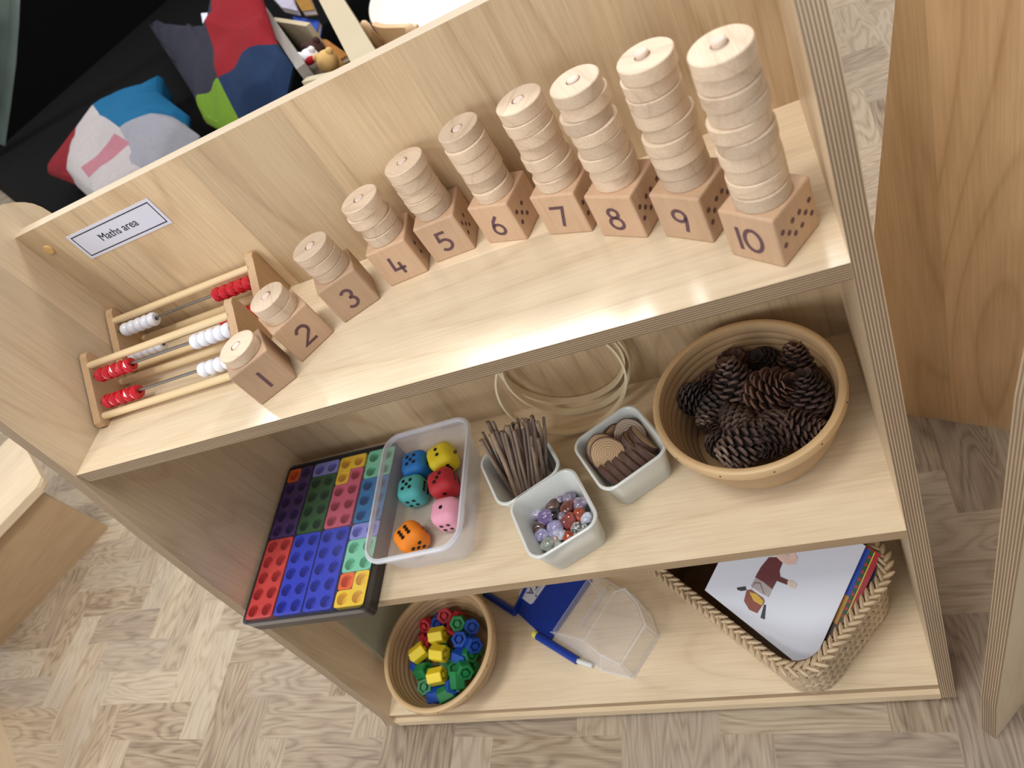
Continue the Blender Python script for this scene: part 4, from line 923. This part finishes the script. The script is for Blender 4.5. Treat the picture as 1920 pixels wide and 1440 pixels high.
# cushions: puffed polygons with patches
def cushion(name_label, outline, patches, puff, base):
    """outline: world (x,y,z); patches: list of (polygon xy or None, material); last None is the ground colour"""
    n0 = len(outline); pts = []
    for i in range(n0):
        a, b = Vector(outline[i]), Vector(outline[(i + 1) % n0])
        for k in range(8): pts.append(a.lerp(b, k / 8))
    n = len(pts); c = sum(pts, Vector()) / n; bm = bmesh.new(); K = [1, .985, .96, .93] + [.9 - .05 * i for i in range(17)]
    mats = [mm for _, mm in patches]
    def which(x, y):
        for i, (pl, _) in enumerate(patches):
            if pl is None or inpoly(x, y, pl): return i
        return 0
    from mathutils import noise
    for sgn in (1, -1):
        rings = []
        for k in K:
            h = puff * (1 - k ** 2.2) ** .6 if k < 1 else 0
            rings.append([bm.verts.new(c + (p - c) * k + Vector((0, 0, sgn * h + (.032 * noise.noise((c + (p - c) * k) * 7) if 0 < k < .95 else 0)))) for p in pts])
        top_ = bm.verts.new(c + Vector((0, 0, sgn * puff)))
        fs = []
        for a, b in zip(rings, rings[1:]):
            for i in range(n): fs.append(bm.faces.new((a[i], a[(i + 1) % n], b[(i + 1) % n], b[i])))
        for i in range(n): fs.append(bm.faces.new((rings[-1][i], rings[-1][(i + 1) % n], top_)))
    for pl, _ in patches:
        if pl is None: continue
        for (ax, ay), (bx_, by) in zip(pl, pl[1:] + pl[:1]):
            nrm = Vector((by - ay, ax - bx_, 0))
            bmesh.ops.bisect_plane(bm, geom=bm.verts[:] + bm.edges[:] + bm.faces[:], plane_co=(ax, ay, 0), plane_no=nrm.normalized(), dist=1e-5)
    for f in bm.faces:
        m_ = f.calc_center_median(); f.material_index = which(m_.x, m_.y)
    bmesh.ops.remove_doubles(bm, verts=bm.verts, dist=1e-5)
    t = thing('patchwork_cushion', name_label, 'cushion', base)
    put('cushion_body', shift(bm, base), mats, t, True)
    return t
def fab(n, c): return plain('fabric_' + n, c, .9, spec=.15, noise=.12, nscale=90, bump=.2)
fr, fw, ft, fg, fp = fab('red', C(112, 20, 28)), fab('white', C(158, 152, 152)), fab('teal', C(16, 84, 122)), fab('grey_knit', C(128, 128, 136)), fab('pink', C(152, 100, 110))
C1 = [(-1.289,1.4234,.5),(-1.2909,1.6778,.5),(-1.2845,1.7627,.5),(-1.2327,1.766,.5),(-.9559,1.7369,.5),(-.8786,1.5835,.5),(-.6192,1.2927,.5),(-.592,1.2256,.5),(-.5027,1.1284,.5),(-.5037,.9707,.5),(-.7272,.9511,.5),(-1.0426,1.2389,.5)]
big = [(-2, 2.2), (-.0, 2.2), (-.1, .6), (-1.6, .6)]
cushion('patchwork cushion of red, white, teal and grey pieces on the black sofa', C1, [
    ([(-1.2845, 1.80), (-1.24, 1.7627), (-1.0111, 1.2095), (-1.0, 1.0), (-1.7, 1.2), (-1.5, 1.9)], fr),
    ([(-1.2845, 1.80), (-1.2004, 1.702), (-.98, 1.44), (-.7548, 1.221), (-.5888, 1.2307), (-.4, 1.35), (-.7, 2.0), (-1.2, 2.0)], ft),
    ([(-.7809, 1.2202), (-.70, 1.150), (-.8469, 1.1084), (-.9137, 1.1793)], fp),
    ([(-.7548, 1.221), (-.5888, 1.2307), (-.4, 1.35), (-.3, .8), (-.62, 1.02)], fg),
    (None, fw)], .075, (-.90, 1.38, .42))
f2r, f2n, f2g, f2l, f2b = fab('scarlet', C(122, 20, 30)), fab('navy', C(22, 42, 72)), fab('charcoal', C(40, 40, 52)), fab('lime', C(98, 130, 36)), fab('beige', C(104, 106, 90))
C2 = [(-1.4087,2.4638,.5),(-1.0248,2.0525,.53),(-.6612,1.6079,.56),(-.4953,1.5173,.58),(-.4982,1.6246,.62),(-.2645,1.3533,.64),(-.1207,1.041,.62),(-.0605,.9354,.6),(-.1035,.902,.56),(-.3506,1.0282,.5),(-.5099,1.1891,.5),(-.66,1.4169,.5)]
J = (-.3468, 1.122)
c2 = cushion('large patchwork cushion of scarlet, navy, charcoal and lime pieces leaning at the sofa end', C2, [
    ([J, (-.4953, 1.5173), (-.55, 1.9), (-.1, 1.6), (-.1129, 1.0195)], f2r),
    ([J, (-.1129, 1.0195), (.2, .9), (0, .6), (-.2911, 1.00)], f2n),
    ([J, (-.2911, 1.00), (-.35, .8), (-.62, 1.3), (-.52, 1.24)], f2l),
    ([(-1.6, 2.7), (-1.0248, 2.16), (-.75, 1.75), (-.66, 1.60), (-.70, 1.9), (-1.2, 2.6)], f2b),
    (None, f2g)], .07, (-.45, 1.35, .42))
bm = bmesh.new(); prism(bm, [(-.6683, 1.7101), (-.5662, 1.6234), (-.486, 1.4849), (-.4764, 1.4198), (-.513, 1.4595), (-.5882, 1.5598)], 'z', .600, .602)
put('care_label', shift(bm, (-.45, 1.35, .42)), M_paper, c2, label='white care label')

# ------------------------------------------------------------------ book box, chair and table behind
M_cream = plain('cream_board', C(190, 176, 148), .45, noise=.05, nscale=12); M_grey = plain('grey_board', C(136, 130, 124), .6)
bb = thing('book_box', 'cream wooden book box beside the sofa end, full of picture books and toys', 'bookcase', (0.02, 1.0, 0))
def wallq(name, a, b, th_, z0, z1, mt):
    a, b = Vector(a), Vector(b); d = (b - a).normalized(); n_ = Vector((d.y, -d.x)) * th_; pts = [a, b, b + n_, a + n_]
    bm = bmesh.new(); prism(bm, [(p.x, p.y) for p in pts], 'z', z0, z1); put(name, shift(bm, (0.02, 1.0, 0)), mt, bb)
wallq('side_wall', (.1572, .8188), (-.190, 1.56), -.046, 0, .60, M_cream)
wallq('side_wall', (-.0272, .9216), (-.3762, 1.530), -.02, 0, .60, M_grey)
wallq('divider', (-.2615, 1.3368), (-.100, 1.165), .012, .05, .590, M_cream)
wallq('floor_board', (.08, .86), (-.21, 1.42), .16, .03, .05, M_cream)
wallq('end_wall', (.155, .800), (-.045, .90), .015, 0, .58, M_cream)
def flatbook(quad, z, col, label):
    x0, y0 = quad[0]; t = thing('picture_book', label, 'book', (x0, y0, z - .014))
    q_ = [(p[0] - x0, p[1] - y0) for p in quad]; cx_ = sum(p[0] for p in q_) / 4; cy2 = sum(p[1] for p in q_) / 4
    mt = plain('cover_' + label.split()[0], col, .35, noise=.45, nscale=22)
    bm = bmesh.new(); prism(bm, q_, 'z', .012, .014); put('front_cover', bm, mt, t)
    bm = bmesh.new(); prism(bm, q_, 'z', .0, .002); put('back_cover', bm, mt, t)
    bm = bmesh.new(); prism(bm, [(cx_ + (a - cx_) * .96, cy2 + (b - cy2) * .96) for a, b in q_], 'z', .002, .012); put('pages', bm, M_pg, t)
flatbook([(-.2757, 1.4349), (-.1492, 1.2978), (-.1261, 1.1926), (-.1858, 1.2517)], .550, C(36, 74, 176), 'blue picture book lying in the book box, beyond the orange one')
flatbook([(-.1597, 1.2458), (-.1108, 1.2025), (-.0115, 1.0552), (-.0548, 1.0521)], .535, C(176, 118, 52), 'orange brown picture book lying in the book box beside its cream wall')
flatbook([(-.3300, 1.4900), (-.1781, 1.3236), (-.0624, 1.0833), (-.1500, 1.1500)], .515, C(30, 36, 52), 'dark picture book lying lowest in the book box')
flatbook([(-.4059, 1.6382), (-.2967, 1.5314), (-.2209, 1.3721), (-.3051, 1.4695)], .570, C(176, 172, 192), 'pale lilac picture book lying behind the divider of the book box')
flatbook([(-.2769, 1.5015), (-.2013, 1.4273), (-.1403, 1.2924), (-.1901, 1.3324)], .575, C(150, 110, 48), 'golden picture book lying behind the divider of the book box')
def plush(x, y, z, r, col, label, mouth=None):
    t = thing('plush_toy', label, 'toy', (x, y, z)); bm = bmesh.new(); bmesh.ops.create_uvsphere(bm, u_segments=20, v_segments=12, radius=r); put('head', bm, fab(label.split()[0] + '_plush', col), t, True)
    bm = bmesh.new(); bmesh.ops.create_uvsphere(bm, u_segments=20, v_segments=12, radius=r * 1.05, matrix=Matrix.Translation((-.01, .02, -r * 1.3)) @ Matrix.Diagonal((1, 1.1, 1.1, 1))); put('body', bm, fab(label.split()[0] + '_fur', col), t, True)
    for s in (-1, 1):
        bm = bmesh.new(); bmesh.ops.create_uvsphere(bm, u_segments=12, v_segments=8, radius=r * .35, matrix=Matrix.Translation((s * r * .7, .0, r * .7))); put('ear', bm, fab(label.split()[0] + '_ear', col), t, True)
    if mouth:
        bm = bmesh.new(); bmesh.ops.create_uvsphere(bm, u_segments=16, v_segments=8, radius=r * .6, matrix=Matrix.Translation((r * .25, -r * .62, r * .15)) @ Matrix.Diagonal((1, .8, .7, 1))); put('mouth', bm, fab('mouth', mouth), t, True)
plush(-.0613, 1.0047, .575, .021, C(226, 226, 230), 'white plush toy with a red mouth in the book box', C(170, 30, 44))
plush(-.0180, .9800, .565, .022, C(206, 168, 110), 'tan plush toy in the near corner of the book box')
plush(-.0876, 1.0900, .560, .022, C(70, 48, 44), 'dark brown plush toy behind the white one in the book box')
M_bent = plain('bent_birch', C(224, 190, 150), .4, noise=.06, nscale=14); M_ctop = plain('white_table_top', C(244, 242, 236), .25, noise=.01)
tb = thing('round_table', 'white round table top at the upper middle behind the maths unit', 'table', (.360, 1.470, 0))
bm = bmesh.new(); lathe(bm, [(.0005, .475), (.428, .475), (.436, .479), (.438, .490), (.434, .498), (.426, .500), (.0005, .500)], 96); put('table_top', bm, M_ctop, tb, True)
for k in range(4):
    a = PI / 4 + k * PI / 2; bm = bmesh.new(); tube(bm, [(.36 * math.cos(a), .36 * math.sin(a), 0), (.34 * math.cos(a), .34 * math.sin(a), .475)], [.018, .024], 16); put('leg', bm, M_bent, tb, True)
ch = thing('child_chair', 'small bentwood child chair pushed up to the round white table', 'chair', (.0585, 1.130, 0), math.atan2(-.1438, .1451))
hw = .102
for s in (-1, 1):
    bm = bmesh.new(); tube(bm, [(s * hw, .30, 0), (s * hw, .27, .27), (s * hw, .25, .30), (s * hw, .06, .30), (s * hw, .025, .33), (s * hw, .0, .505), (s * hw, .0006, .522), (s * hw, .001, .531), (s * hw, .001, .5345)], [.011] * 6 + [.0112, .0100, .0070, .0015][:3] if False else [.011, .011, .011, .011, .011, .0112, .0106, .0076, .0020], 14); put('side_frame', bm, M_bent, ch, True)
    bm = bmesh.new(); tube(bm, [(s * hw, .05, .30), (s * hw, -.01, .0)], .011, 12); put('leg', bm, M_bent, ch, True)
bm = bmesh.new(); N_ = 12; lo = []
for i in range(N_ + 1):
    u = -1 + 2 * i / N_; y_ = .012 - .02 * (1 - u * u); hi = .528 - .010 * abs(u) ** 3
    lo.append([(u * (hw - .008), y_, .36 + .05 * (u * u)), (u * (hw - .008), y_, hi), (u * (hw - .008), y_ + .012, hi), (u * (hw - .008), y_ + .012, .36 + .05 * u * u)])
loft(bm, lo, True, True); put('backrest', bm, M_bent, ch, False)
bm = bmesh.new(); bx(bm, -hw, hw, .03, .29, .300, .312, .004); put('seat', bm, M_bent, ch)
